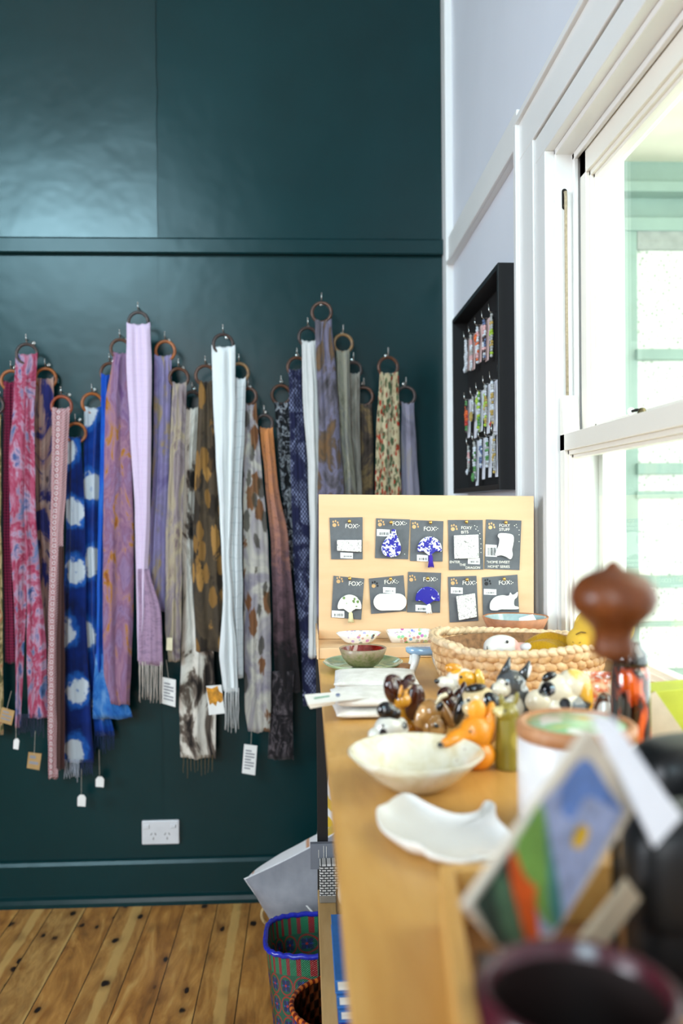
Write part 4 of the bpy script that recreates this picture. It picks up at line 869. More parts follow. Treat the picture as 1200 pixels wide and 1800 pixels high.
T0 = TT + .0004
# brown and amber hound
p = at_table(706, 1296); A = figurine('dog_figurine', 'glazed amber dog with glossy chocolate ears and forehead, facing away left', (p.x, p.y, T0), 20,
  [(0, 0, .012, .019, .017, .013), (0, .001, .030, .016, .014, .022), (.002, -.003, .050, .018, .016, .016), (-.006, -.015, .046, .010, .010, .009)],
  splat('amber_dog_glaze', '#cf8f28', [(-.004, -.008, .068, .014, '#3a140c'), (.010, -.010, .056, .008, '#3a140c'), (-.014, -.016, .055, .008, '#3a140c')]),
  [('ear', [(-.016, -.008, .056, .009, .009, .016, (0, -14, 0))], K_BRN), ('ear', [(.008, -.017, .042, .0125, .006, .021, (6, 6, 0))], K_BRN), ('crest', [(-.010, 0, .066, .010, .008, .006, (0, 12, 0)), (.010, 0, .064, .008, .007, .006, (0, -28, 0))], K_BRN), ('snout_stripe', [(-.0115, -.0205, .056, .0022, .002, .008, (0, 12, 0))], K_YEL)])
# dalmatian
p = at_table(681, 1322); figurine('dog_figurine', 'white dalmatian head figure with black spots and one black ear', (p.x, p.y, T0), 0,
  [(.004, 0, .012, .018, .014, .014), (.001, -.002, .026, .0155, .013, .013), (-.012, -.006, .019, .010, .008, .0085, (0, 25, 0)), (.014, .002, .022, .009, .010, .014)],
  splat('dalmatian_glaze', '#dcdad0', [(-.006, -.014, .024, .0042, '#1b1b22'), (.012, -.010, .014, .005, '#121218'), (.019, -.006, .030, .0045, '#121218'), (-.014, -.013, .013, .0028, '#1b1b22'), (.002, -.013, .0285, .0014, '#121218'), (.022, -.004, .018, .004, '#121218')], speck=(95, .10, '#2a2a30')),
  [('ear', [(-.001, -.002, .044, .0105, .007, .010, (0, 35, 0)), (.006, -.002, .040, .008, .006, .009, (0, 60, 0))], K_BLK), ('nose', [(-.0195, -.012, .015, .0028, .0026, .0026)], K_BLK), ('eye', [(-.006, -.0135, .0315, .0014, .001, .0014)], K_BLK)])
# tan hound with drooping ears
p = at_table(760, 1300); figurine('dog_figurine', 'tan and brown long-eared hound figure between the amber dog and the orange fox', (p.x, p.y, T0), -8,
  [(0, 0, .014, .018, .015, .015), (-.002, -.004, .032, .0155, .014, .014), (.004, -.016, .018, .009, .009, .012), (-.014, -.006, .020, .007, .008, .016)],
  splat('tan_hound_glaze', '#a5773f', [(.006, -.02, .012, .009, '#c99a5e'), (-.012, -.012, .034, .007, '#c79a63'), (-.016, -.010, .012, .006, '#6a3f1e')]),
  [('ear', [(.015, -.006, .030, .006, .007, .017, (0, -28, 0))], K_TAN), ('ear', [('t', [(.004, -.010, .040), (.009, -.012, .050), (.016, -.010, .053)], .0028)], K_CRM), ('ear_patch', [(.008, -.0135, .040, .004, .003, .006, (0, 30, 0))], K_BLK), ('nose', [(.004, -.0245, .021, .003, .0022, .0022)], K_BLK)])
# small brown dog behind
p = at_table(790, 1276); figurine('dog_figurine', 'dark chocolate brown dog figure peeking out behind the tan hound', (p.x, p.y, T0), 0,
  [(0, 0, .012, .016, .014, .014), (0, 0, .026, .015, .013, .013), (-.006, -.004, .039, .010, .009, .008, (0, -25, 0)), (.011, 0, .032, .007, .008, .013, (0, 15, 0))], K_BRN, [('ear', [(.015, -.002, .036, .005, .007, .017, (0, 10, 0))], K_BRN)])
# beagle
p = at_table(808, 1262); figurine('dog_figurine', 'white and yellow beagle figure looking left with a black nose', (p.x, p.y, T0), 0,
  [(.004, 0, .018, .020, .016, .020), (.002, 0, .048, .019, .014, .013), (-.016, -.004, .043, .014, .010, .0085, (0, 18, 0)), (-.008, -.002, .030, .010, .009, .020)],
  splat('beagle_glaze', '#e6dfd0', [(.006, -.012, .050, .0105, '#d99a22'), (-.006, -.004, .062, .008, '#e0a528'), (.018, -.004, .050, .010, '#d99a22'), (.012, -.008, .030, .012, '#d08c20')]),
  [('ear', [(.024, -.004, .048, .006, .008, .013, (0, -12, 0))], plain('yellow_ear_glaze', '#e0b044', .15, coat=.7)), ('ear', [(-.006, .003, .060, .012, .006, .007, (0, 12, 0))], K_YEL), ('nose', [(-.0295, -.008, .047, .0034, .003, .003)], K_BLK), ('eye', [(-.001, -.0145, .053, .0018, .0012, .0018)], K_BLK)])
# black and tan dog
p = at_table(842, 1312); figurine('dog_figurine', 'cream faced dog figure with large black drooping ears', (p.x, p.y, T0), -12,
  [(.004, 0, .018, .017, .015, .019), (0, -.003, .052, .019, .015, .014), (-.008, -.014, .044, .010, .009, .009), (.010, -.002, .040, .010, .010, .018)],
  splat('cream_dog_glaze', '#dcc394', [(.004, -.006, .018, .016, '#8f5726'), (.016, 0, .010, .014, '#8f5726'), (-.014, -.014, .050, .004, '#e8dfc8')]),
  [('ear', [(-.020, -.003, .040, .0065, .010, .018, (0, 16, 0))], K_BLK), ('ear', [(.013, -.013, .050, .0105, .007, .0125, (0, -22, 0))], K_BLK), ('brow', [(-.004, -.010, .065, .012, .006, .0045, (0, -12, 0))], K_BLK), ('eye', [(-.011, -.0165, .053, .0022, .0014, .0022)], K_BLK)])
# husky
p = at_table(898, 1283); figurine('dog_figurine', 'grey and white husky figure with tall pointed ears', (p.x, p.y, T0), 0,
  [(.002, 0, .022, .020, .016, .022), (0, 0, .055, .018, .015, .015), (-.014, -.006, .048, .012, .009, .0085, (0, 15, 0)), (.006, 0, .040, .016, .013, .018)],
  splat('husky_glaze', '#4a4e52', [(-.014, -.010, .050, .011, '#dcd6c4'), (.0, -.014, .030, .012, '#d9d4c6'), (.014, -.010, .052, .006, '#c9ccce'), (.004, -.014, .062, .004, '#16181a')]),
  [('ear', [('t', [(-.008, 0, .062), (-.004, 0, .074), (-.001, 0, .085)], lambda t: .0072 * (1 - .86 * t))], plain('husky_ear_glaze', '#33383c', .15, coat=.7)), ('ear', [('t', [(.012, 0, .060), (.019, -.001, .071), (.022, -.001, .080)], lambda t: .0078 * (1 - .86 * t))], plain('husky_ear_glaze', '#33383c', .15, coat=.7)), ('inner_ear', [(.0205, -.0035, .068, .0022, .003, .008, (0, 16, 0))], K_WHT), ('eye', [(-.008, -.0135, .056, .002, .0014, .0018)], K_BLK)])
# panda-patched cow
p = at_table(985, 1290); figurine('cow_figurine', 'large cream, black and yellow patched cow figure with curved back', (p.x, p.y, T0), 0,
  [(.004, 0, .026, .034, .020, .026), (-.002, 0, .048, .024, .016, .020), (.014, 0, .056, .018, .015, .018, (0, 30, 0)), (-.026, -.004, .038, .016, .012, .014), (.026, .002, .040, .012, .016, .030)],
  splat('cow_glaze', '#e3d8c0', [(-.020, -.012, .054, .010, '#0e0e12'), (.020, -.016, .032, .014, '#23262a'), (.0, -.019, .038, .007, '#191a1e'), (-.012, -.018, .022, .008, '#191a1e'), (.032, -.002, .050, .016, '#d6a032'), (.020, -.004, .070, .012, '#d9b65a'), (.034, -.004, .026, .012, '#c98a1e'), (-.010, -.004, .072, .006, '#0e0e12')]),
  [('ear', [(-.014, -.004, .066, .009, .004, .0055, (0, -25, 0))], K_BLK)])
# orange fox
p = at_table(826, 1352); figurine('fox_figurine', 'bright orange fox figure with round ears and black nose tip', (p.x, p.y, T0), 6,
  [(.008, 0, .014, .018, .015, .016), (.006, -.001, .036, .017, .014, .018), (-.010, -.004, .034, .017, .010, .0085, (0, -14, 0)), (-.022, -.006, .030, .010, .006, .0055, (0, -14, 0)), (.020, 0, .046, .006, .009, .016)],
  plain('orange_fox_glaze', '#e08a1c', .3, .05, 50, coat=.25),
  [('ear', [(.006, -.004, .059, .0095, .0045, .0105)], plain('orange_ear_glaze', '#ee9d2c', .3, coat=.25)), ('ear', [(.021, 0, .055, .005, .006, .011, (0, 12, 0))], plain('orange_ear_glaze', '#ee9d2c', .3, coat=.25)), ('nose', [(-.0325, -.008, .0275, .0032, .003, .0028)], K_BLK), ('eye', [(-.004, -.0145, .041, .0016, .001, .0014)], plain('brown_eye', '#7a4a14', .3))])
# olive tall figure
p = at_table(893, 1350); figurine('giraffe_figurine', 'olive green tall narrow figure with two little horns', (p.x, p.y, T0), 0,
  [('l', [(.0, 0), (.0135, 0), (.013, .02), (.0115, .045), (.0105, .058), (.006, .064), (0, .066)], (0, 0, 0)), (-.003, -.004, .056, .010, .009, .008), (.008, 0, .068, .003, .003, .008, (0, 15, 0)), (-.006, 0, .067, .003, .003, .007, (0, -10, 0)), (-.012, -.003, .058, .005, .005, .004)],
  splat('olive_glaze', '#8a7c2c', [(-.010, -.006, .058, .006, '#d6c88c'), (.010, -.010, .030, .010, '#a59440')], .25, .4), [('eye', [(-.006, -.0125, .060, .0013, .001, .0013)], K_BLK)], group='glazed animal figures on the counter')

# cereal bowl in front
def bowl(name, label, c, prof, mat, inner=None, cat='bowl', n=64, wob=0, sx=1, sy=1, group=None, rim=None):
    t = thing(name, label, cat, c, group); k = len(prof) // 2
    mb = MB(); mb.lathe(prof, c, n, sx, sy, wob=wob, cap=False)
    mb.build('bowl_body' if cat == 'bowl' else 'body', mat, t, smooth=True); 
    if inner:
        mb = MB(); mb.lathe([(r, z + .0005) for r, z in inner[0]], c, n, sx, sy, wob=wob, cap=False); mb.build('glaze_inside', inner[1], t, smooth=True)
    return t
def hollow(outer, th):   # outer profile (r,z) from the foot up; returns a closed shell profile
    inn = [(max(0, r - th), z + (th if i == 0 else 0)) for i, (r, z) in enumerate(outer)]
    return [(0, outer[0][1])] + outer + [(outer[-1][0] - th / 2, outer[-1][1] + th * .35)] + inn[::-1] + [(0, outer[0][1] + th)]
def g_cream(t, v): n = t.noise(v, 34, 4, .6, 1.2); s = t.vor(v, 85); return t.mix(t.step(s, .1, .06), t.ramp(n, [(.3, '#cfc096'), (.5, '#e4ddc6'), (.7, '#ece8da')]), '#8b5a4a')
p = at_table(731, 1383)
bowl('bowl', 'cream speckled shallow bowl with flared rim in front of the animal figures', (p.x, p.y, T0), hollow([(.024, 0), (.030, .003), (.044, .013), (.056, .025), (.0635, .033)], .003), glaze('cream_bowl_glaze', g_cream, .2, .6))
# white leaf-edged dish
z1 = TT + .011; out = [(660, 1437), (663, 1428), (677, 1421), (690, 1407), (706, 1397), (724, 1402), (742, 1413), (775, 1426), (805, 1432), (835, 1431), (847, 1427), (852, 1417), (862, 1413), (872, 1420), (872, 1436), (878, 1452), (896, 1468), (905, 1485), (897, 1505), (876, 1512), (846, 1517), (815, 1519), (780, 1513), (752, 1506), (735, 1495), (712, 1491), (690, 1478), (670, 1463), (662, 1450)]
op = [PZ(x, y, z1) for x, y in smoothpoly(out, 3)]; cc = sum(op, Vector()) / len(op)
dt = thing('leaf_dish', 'white ceramic dish with ragged upturned leaf-shaped edge, before the cream bowl', 'dish', (cc.x, cc.y, T0))
def scl(k, z, up=0): return [Vector((cc.x + (q.x - cc.x) * k, cc.y + (q.y - cc.y) * k, z + up * (.0012 * math.sin(i * .45) + .0012 * math.sin(i * .17 + 1)))) for i, q in enumerate(op)]
mb = MB(); mb.rings([scl(.55, T0), scl(.8, T0 + .002), scl(.94, T0 + .008), scl(1.0, T0 + .012, 1), scl(.985, T0 + .0145, 1), scl(.93, T0 + .0115, .6), scl(.8, T0 + .0075), scl(.5, T0 + .006), scl(.1, T0 + .0055)]); mb.build('dish', plain('matt_white_glaze', '#f0eeea', .3, .01, coat=.3), dt, smooth=True, subd=1)
# small white pebble dish behind the tray edge
p = at_table(850, 1532); mb = MB(); mb.ell((p.x, p.y, T0 + .006), (.012, .009, .006)); tag(mb.build('pebble', K_WHT, smooth=True), 'small white glazed pebble beside the white leaf dish', 'pebble')
# canister with painted lid
p = at_table(1013, 1452)
cn = thing('canister', 'white ceramic canister with cork-brown rim and painted green lid', 'canister', (p.x, p.y, T0)); rr = .0470; hh = .0830
mb = MB(); mb.lathe([(0, 0), (rr - .003, 0), (rr, .004), (rr, hh - .012), (rr - .002, hh - .009), (0, hh - .009)], (p.x, p.y, T0), 64); mb.build('pot', plain('white_canister_glaze', '#e9e6e6', .3, .02, coat=.3), cn, smooth=True)
mb = MB(); mb.lathe([(rr - .004, hh - .0092), (rr + .0008, hh - .0092), (rr + .0008, hh), (rr - .0015, hh + .002), (rr - .006, hh + .002), (rr - .007, hh - .0005), (0, hh - .001)], (p.x, p.y, T0), 64, cap=False); mb.build('wooden_rim', m_wood('rim_wood', ['#9c6038', '#b87c50', '#cc9870'], 2, .45), cn, smooth=True)
def g_lid(t, v): n = t.noise(v, 26, 3, .5, 1.5); n2 = t.noise(v, 60, 2); return t.ramp(n, [(.32, '#e9e7dc'), (.44, '#e9e7dc'), (.48, '#8fc58c'), (.58, '#a9cf9a'), (.62, '#e8c659'), (.70, '#d99a4c'), (.75, '#e9e7dc')])
mb = MB(); mb.lathe([(rr - .0075, 0), (rr - .0075, .0012), (0, .0016)], (p.x, p.y, T0 + hh - .0006), 48); mb.build('painted_lid', glaze('painted_lid_glaze', g_lid, .3, .3), cn, smooth=True)
# green plate and brown bowl on it
p = at_table(638, 1176)
def g_celadon(t, v): n = t.noise(v, 40, 4, .6); return t.ramp(n, [(.3, '#7f9c78'), (.55, '#9cb48c'), (.8, '#c2c8a0')])
def g_stone(t, v): n = t.noise(v, 110, 4, .7); s = t.sep(v); return t.ramp(t.math('ADD', n, t.math('MULTIPLY', s[2], 9)), [(.3, '#5e5c34'), (.55, '#7f7a4c'), (.75, '#a08c70'), (.95, '#8a7a66')])
M_CEL = glaze('celadon_glaze', g_celadon, .15, .8); M_STN = glaze('mottled_stoneware', g_stone, .45, .2); M_RED = plain('deep_red_glaze', '#7a1d16', .1, .25, 120, coat=.9)
bowl('plate', 'celadon green plate with cream underside at the left end of the counter', (p.x, p.y, T0), hollow([(.040, 0), (.050, .002), (.060, .008), (.0645, .012)], .0028), M_CEL, cat='plate')
bowl('bowl', 'small mottled brown stoneware bowl with red glaze inside, on the green plate', (p.x, p.y + .002, T0 + .0034), hollow([(.016, 0), (.024, .004), (.033, .015), (.0385, .030)], .0028), M_STN, inner=([(0, .0030), (.020, .0065), (.0296, .0155), (.0352, .0285)], M_RED))
# floral dishes on the ledge
def g_floral(t, v):
    n = t.vor(v, 130, out='Color'); d = t.vor(v, 130); k = t.noise(v, 30, 2); s = t.n('ShaderNodeHueSaturation'); t.l(n, s.inputs['Color']); s.inputs['Saturation'].default_value = .8; s.inputs['Value'].default_value = .75
    return t.mix(t.math('MULTIPLY', t.step(d, .5, .35), t.step(k, .42, .5)), '#ecebe6', s.outputs[0])
M_FLO = glaze('floral_transfer_glaze', g_floral, .15, .7)
p = PZ(630, 1131, bz); bowl('boat_dish', 'small boat-shaped white dish with floral print on the ledge', (p.x, p.y - .002, bz + .0005), hollow([(.018, 0), (.026, .004), (.034, .012), (.040, .019)], .0022), M_FLO, cat='dish', sy=.55)
p = PZ(719, 1128, bz); c = Vector((p.x, p.y + .004, bz + .0005)); td = thing('trinket_tray', 'long rectangular floral printed tray on the ledge below the board', 'tray', c)
def rrect(c, hx, hy, z, r=.3, n=40): return [Vector((c.x + hx * (abs(math.cos(a)) ** r) * math.copysign(1, math.cos(a)), c.y + hy * (abs(math.sin(a)) ** r) * math.copysign(1, math.sin(a)), z)) for a in [2 * math.pi * (i + .5) / n for i in range(n)]]
mb = MB(); mb.rings([rrect(c, .034, .018, c.z), rrect(c, .039, .023, c.z + .012), rrect(c, .0405, .0245, c.z + .019), rrect(c, .0385, .0225, c.z + .019), rrect(c, .036, .020, c.z + .010), rrect(c, .032, .016, c.z + .003)]); mb.build('tray', M_FLO, td, smooth=True)
p = PZ(842, 1120, bz); c = Vector((p.x, 1.505, bz + .0005)); bowl('dish', 'pale pink shallow dish just visible above the basket rim on the ledge', c, hollow([(.03, 0), (.042, .006), (.05, .019)], .002), plain('pink_glaze', '#e6cfcf', .2, coat=.5), cat='dish', sy=.7)
# terracotta bowl with pale blue inside near the window
c = Vector((.372, 1.489, bz + .0005)); 
t_ = bowl('bowl', 'wavy rimmed terracotta bowl with pale blue inside, beside the window casing', c, hollow([(.030, 0), (.040, .010), (.051, .028), (.058, .044)], .003), plain('raw_terracotta', '#a8704c', .6, .12, 60), wob=.03, inner=([(0, .0034), (.028, .0046), (.037, .0125), (.0475, .030), (.0545, .0425)], plain('pale_blue_glaze', '#9fb6b8', .15, .08, 50, coat=.8)))
mb = MB(); mb.prism([c + Vector((.010, .014, .040)), c + Vector((.034, .010, .047)), c + Vector((.040, .002, .034)), c + Vector((.008, .006, .026))], (0, .0005, 0)); mb.build('price_sticker', M_LABEL, t_)
# blue-topped footed stand
p = at_table(750, 1186); c = Vector((p.x, p.y + .012, T0)); st = thing('footed_stand', 'little white footed stand with a pale blue glazed top', 'stand', c)
mb = MB(); mb.lathe([(.0, .030), (.026, .030), (.031, .034), (.0315, .040), (.029, .0415), (0, .0405)], c, 48, 1.0, .7); mb.build('top', plain('sky_blue_glaze', '#8fb0cc', .15, .08, 30, coat=.8), st, smooth=True)
for sx, sy in ((-1, -1), (1, -1), (-1, 1), (1, 1)):
    mb = MB(); mb.tube([(c.x + sx * .016, c.y + sy * .009, T0 + .031), (c.x + sx * .019, c.y + sy * .012, T0 + .016), (c.x + sx * .025, c.y + sy * .016, T0 + .0005)], lambda t: .0075 - .0030 * t, 12); mb.build('foot', K_WHT, st, smooth=True)
p = PZ(768, 1147, TT); bowl('bowl', 'tiny brown bowl with patterned inside, beside the basket', (p.x - .004, p.y + .012, T0), hollow([(.014, 0), (.020, .006), (.025, .022)], .002), plain('brown_earthenware', '#8a5f3e', .4, .1, 60, coat=.2), sy=.9)
p = at_table(722, 1188); mb = MB(); mb.ell((p.x - .006, p.y + .03, T0 + .007), (.016, .010, .007)); tag(mb.build('wooden_pebble', m_wood('pebble_wood', ['#8a5a34', '#a8744a', '#bd8c60'], 2), smooth=True), 'rounded brown wooden piece tucked behind the footed stand', 'ornament')
# folded white cloth with a card label
M_TOWEL = m_fab('white_towel', lambda t, v: t.ramp(t.noise(v, 60, 3), [(.3, '#d8d4cc'), (.7, '#eeebe6')]), .95, 1400, .5)
def folded(name, label, x0, x1, ya, yb, h, rot=0, loops=2, bulge=.004):
    cx, cy = (x0 + x1) / 2, (ya + yb) / 2; t = thing(name, label, 'towel', (cx, cy, T0), 'folded white cloths'); hx, hy = (x1 - x0) / 2, (yb - ya) / 2
    for k in range(loops):
        mb = MB(); zc = T0 + h * (k + .5) / loops; hh = h / loops / 2
        rs = []
        for i in range(25):
            u = -1 + 2 * i / 24; e = (1 - abs(u) ** 6) ** .5 if abs(u) < 1 else 0; e = max(e, .25); sec = []
            for j in range(28):
                a = 2 * math.pi * j / 28; ca, sa = math.cos(a), math.sin(a)
                yy = hy * (abs(ca) ** .7) * math.copysign(1, ca) * (.97 + .03 * math.sin(u * 3 + k)); zz = hh * (abs(sa) ** .7) * math.copysign(1, sa) * e
                zz += bulge * (.5 * math.sin(u * 4 + k * 2) * math.cos(yy * 40)) * (1 if sa > 0 else 0) * .6
                X = hx * u * (.985 + .015 * math.cos(a * 2)); sec.append(Vector((cx + X * math.cos(R(rot)) - yy * math.sin(R(rot)), cy + X * math.sin(R(rot)) + yy * math.cos(R(rot)), zc + zz)))
            rs.append(sec)
        mb.rings(rs)
        for i, v in enumerate(mb.v): mb.uv[i] = (v.x, v.y)
        mb.build('folded_layer', M_TOWEL, t, smooth=True)
    return t
folded('face_cloth', 'folded white cotton cloth nearest the camera, under the card label', .034, .128, 1.030, 1.118, .028, 4)
folded('face_cloth', 'rear folded white cotton cloth, behind the labelled one', .040, .155, 1.135, 1.238, .028, -3)
Yc = 1.06; t = thing('card_label', 'white folded card label jutting left over the counter edge from the cloths', 'label', (PY(600, 1230, Yc).x, Yc, TT + .029))
a, b, c_, d = PY(535, 1222, 1.03), PY(672, 1210, 1.12), PY(672, 1224, 1.05), PY(541, 1239, .985)
mb = MB(); mb.prism([a, b, c_, d], (0, 0, .0007)); cd_ = mb.build('card', M_TAG, t)
mb = MB(); mb.prism([d, d + (c_ - d) * .35, d + (c_ - d) * .35 + Vector((0, .004, -.004)), d + Vector((.003, .004, -.0055))], (0, .0006, 0)); mb.build('card_fold', M_TAG, t)
def onc(u, v): return a.lerp(b, u).lerp(d.lerp(c_, u), v) + Vector((0, 0, .0010))
mb = MB(); mb.prism([onc(.10, .42), onc(.29, .36), onc(.29, .50), onc(.10, .56)], (0, 0, .0002)); mb.build('green_print', plain('green_print', '#7fae98', .7), cd_)
mb = MB(); mb.prism([onc(.40 + .03 * math.cos(q), .42 + .20 * math.sin(q)) for q in [i * .5 for i in range(12)]], (0, 0, .0002)); mb.build('blue_emblem', plain('blue_print', '#5a6b96', .7), cd_)
mb = MB(); mb.tube([onc(.70, .2), onc(.74, .55), onc(.80, .75)], .0004, 5); mb.tube([onc(.82, .55), onc(.87, .25), onc(.95, .3), onc(.97, .6)], .0004, 5); mb.build('ink_lines', M_PRINT, cd_)

# ------------------------------------------------------------------ woven basket
bc = Vector((.312, 1.232, T0)); BX, BYY = .124, .105
t = thing('woven_basket', 'chunky plaited water-hyacinth basket holding soft toys, below the brooch board', 'basket', bc)
def m_straw():
    t_ = NT('plaited_straw'); v = t_.coord('Object'); n = t_.noise(v, 45, 4, .6); n2 = t_.vor(v, 70)
    t_.col(t_.mix(t_.math('MULTIPLY', t_.step(n2, .35, .1), .35), t_.ramp(n, [(.3, '#a8784c'), (.5, '#cfa473'), (.7, '#e2c49a')]), '#6b3f26')); t_.bump(t_.noise(v, 260, 3), .3, .001); return t_.p(.5, spec=.4)
M_STRAW = m_straw()
mb = MB(); rows = 5; hB = .060
for k in range(rows):
    z = T0 + .007 + k * hB / rows; f = .90 + .10 * (k / (rows - 1)); N = 46
    for i in range(N):
        a = 2 * math.pi * (i + .5 * (k % 2)) / N; x, y = bc.x + BX * f * math.cos(a), bc.y + BYY * f * math.sin(a); tang = math.degrees(math.atan2(BYY * math.cos(a), -BX * math.sin(a)))
        mb.ell((x, y, z), (.0118, .0055, .0075), (0, 24 if k % 2 else -24, tang), 10, 8)
mb.build('woven_side', M_STRAW, t, smooth=True)
mb = MB(); N = 60
for s_ in (0, 1):
    for i in range(N):
        a = 2 * math.pi * (i + .5 * s_) / N; x, y = bc.x + (BX + .003 * (s_ * 2 - 1)) * math.cos(a), bc.y + (BYY + .003 * (s_ * 2 - 1)) * math.sin(a); tang = math.degrees(math.atan2(BYY * math.cos(a), -BX * math.sin(a)))
        mb.ell((x, y, T0 + hB + .003 + .004 * math.sin(a * 2 + 2.6) + (.004 if math.cos(a) < -.8 else 0)), (.0105, .0045, .0052), (0, 16, tang + (14 if s_ else -14)), 10, 8)
mb.build('braided_rim', plain('pale_straw', '#ddc09a', .5, .12, 80), t, smooth=True)
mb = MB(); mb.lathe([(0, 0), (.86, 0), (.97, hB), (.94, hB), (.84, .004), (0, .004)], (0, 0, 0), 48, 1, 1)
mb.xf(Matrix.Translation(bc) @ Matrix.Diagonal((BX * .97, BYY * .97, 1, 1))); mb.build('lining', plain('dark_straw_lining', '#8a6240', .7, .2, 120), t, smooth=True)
# soft toys in the basket
M_KNITW = m_fab('white_plush', lambda t, v: t.ramp(t.noise(v, 80, 3), [(.3, '#cfccc6'), (.7, '#e9e6e2')]), .95, 1500, .4)
def plush(name, label, loc, yaw, body, mat, parts): return figurine(name, label, loc, yaw, body, mat, parts, vox=.002, group=None, cat='soft toy', bodyname='head')
bz0 = T0 + .030
plush('bunny_toy', 'small white plush bunny with pink ear lying in the woven basket', (.278, 1.195, bz0 + .008), 0,
  [(0, 0, .022, .026, .020, .017), (-.016, -.008, .019, .012, .011, .010), (.03, .01, .010, .030, .022, .016)], splat('plush_white', '#e4e0da', [(.030, -.004, .022, .017, '#dca8a0'), (.022, -.006, .012, .010, '#e2b8b0')], .95, 0),
  [('eye', [(.004, -.0185, .032, .0022, .0015, .0022)], K_BLK), ('nose', [('t', [(-.024, -.017, .022), (-.0205, -.0185, .0175), (-.015, -.0185, .019)], .0007), ('t', [(-.024, -.0165, .026), (-.0235, -.0175, .017)], .0007)], K_BLK), ('ear', [(.044, -.004, .020, .020, .010, .008, (0, 4, 0))], plain('grey_plush_ear', '#d6d6d6', .95))])
M_MUST = m_fab('mustard_cloth', lambda t, v: t.ramp(t.noise(v, 30, 3), [(.3, '#c9942a'), (.7, '#e0b040')]), .85, 900, .4)
t = thing('mustard_cloth', 'rumpled mustard yellow knitted cloth in the right half of the basket', 'cloth', (.348, 1.185, bz0))
mb = MB(); G = 34; top = []
for i in range(G):
    for j in range(G):
        u, v = -1 + 2 * i / (G - 1), -1 + 2 * j / (G - 1); fx = .056 * u * (1 - v * v * .5) ** .5; fy = .050 * v * (1 - u * u * .5) ** .5
        h = .022 + .034 * max(0, 1 - (u * .9 - .25) ** 2 - v * v * .9) + .004 * math.sin(7 * u + 9 * v) * (1 - abs(v)) + .0012 * math.sin(16 * u + 22 * v)
        top.append(Vector((.338 + fx, 1.20 + fy, bz0 - .012 + h)))
fs = [(i * G + j, (i + 1) * G + j, (i + 1) * G + j + 1, i * G + j + 1) for i in range(G - 1) for j in range(G - 1)]
mb.add(top, fs, 0, [(v.x, v.y) for v in top]); o = mb.build('cloth', M_MUST, t, smooth=True); so = o.modifiers.new('solid', 'SOLIDIFY'); so.thickness = .002
bl = plush('yellow_toy', 'round yellow knitted plush animal sitting in the basket by the window', (.414, 1.16, T0 + .054), 0,
  [(0, 0, .036, .042, .034, .032), (-.036, -.004, .020, .018, .018, .018)], splat('yellow_plush', '#d9ae3c', [(.030, -.01, .035, .030, '#e8c968')], .95, 0),
  [('face_marks', [('t', [(-.046, -.018, .030), (-.040, -.022, .034), (-.033, -.0235, .033)], .0011), ('t', [(-.050, -.015, .020), (-.045, -.018, .017), (-.040, -.0215, .020)], .0009)], plain('brown_stitching', '#5a4020', .9)), ('ear', [(-.030, 0, .046, .010, .007, .010)], plain('yellow_plush_ear', '#dcb54a', .95))])
# red and white patterned ceramic mug right of basket
p = at_table(1052, 1278); bowl('pinch_pot', 'orange and cream patterned clay pot half hidden behind the dark bottle', (p.x, p.y, T0), hollow([(.022, 0), (.028, .02), (.029, .045), (.026, .060)], .003), glaze('orange_patch_glaze', lambda t, v: t.ramp(t.noise(v, 70, 3, .6, 1), [(.4, '#e3c3a0'), (.5, '#d98a60'), (.56, '#d9512a'), (.62, '#e6dccb'), (.75, '#c98a5c')]), .2, .5), cat='pot')
p = at_table(1062, 1322); figurine('penguin_figurine', 'black, white and brown striped narrow figure directly left of the dark bottle', (p.x, p.y, T0), 0, [('l', [(0, 0), (.012, 0), (.014, .02), (.012, .045), (.006, .060), (0, .064)], (0, 0, 0))],
  splat('stripe_glaze', '#5a3018', [(-.004, -.012, .030, .009, '#d9d4cc'), (-.003, -.011, .048, .008, '#d9d4cc'), (-.002, -.013, .014, .008, '#d9d4cc'), (.007, -.010, .040, .006, '#15161a'), (.008, -.010, .024, .006, '#15161a')]), [('beak', [(-.006, -.010, .060, .003, .006, .002)], K_BLK)])
# dark bottle shaped carving
def g_tortoise(t, v):
    s = t.sep(v); m = t.n('ShaderNodeMapping'); t.l(v, m.inputs[0]); m.inputs['Scale'].default_value = (1, 1, .35)
    n = t.noise(m.outputs[0], 60, 3, .5, 1.2); return t.ramp(n, [(.38, '#0d0705'), (.48, '#2a0d05'), (.54, '#9c3208'), (.66, '#d65a14')])
M_TORT = glaze('tortoiseshell_glaze', g_tortoise, .08, 1)
p = at_table(1108, 1345); bt = thing('glazed_bottle', 'tall glossy black and burnt orange bottle with a dark neck', 'bottle', (p.x, p.y, T0))
mb = MB(); mb.lathe([(0, 0), (.0185, 0), (.021, .004), (.020, .03), (.0195, .07), (.019, .092), (.0165, .100), (0, .102)], (p.x, p.y, T0), 48); mb.build('body', M_TORT, bt, smooth=True)
mb = MB(); mb.lathe([(.0165, .0995), (.0175, .104), (.016, .113), (.011, .119), (.010, .124), (0, .124)], (p.x, p.y, T0), 40); mb.build('neck', K_BLK, bt, smooth=True)
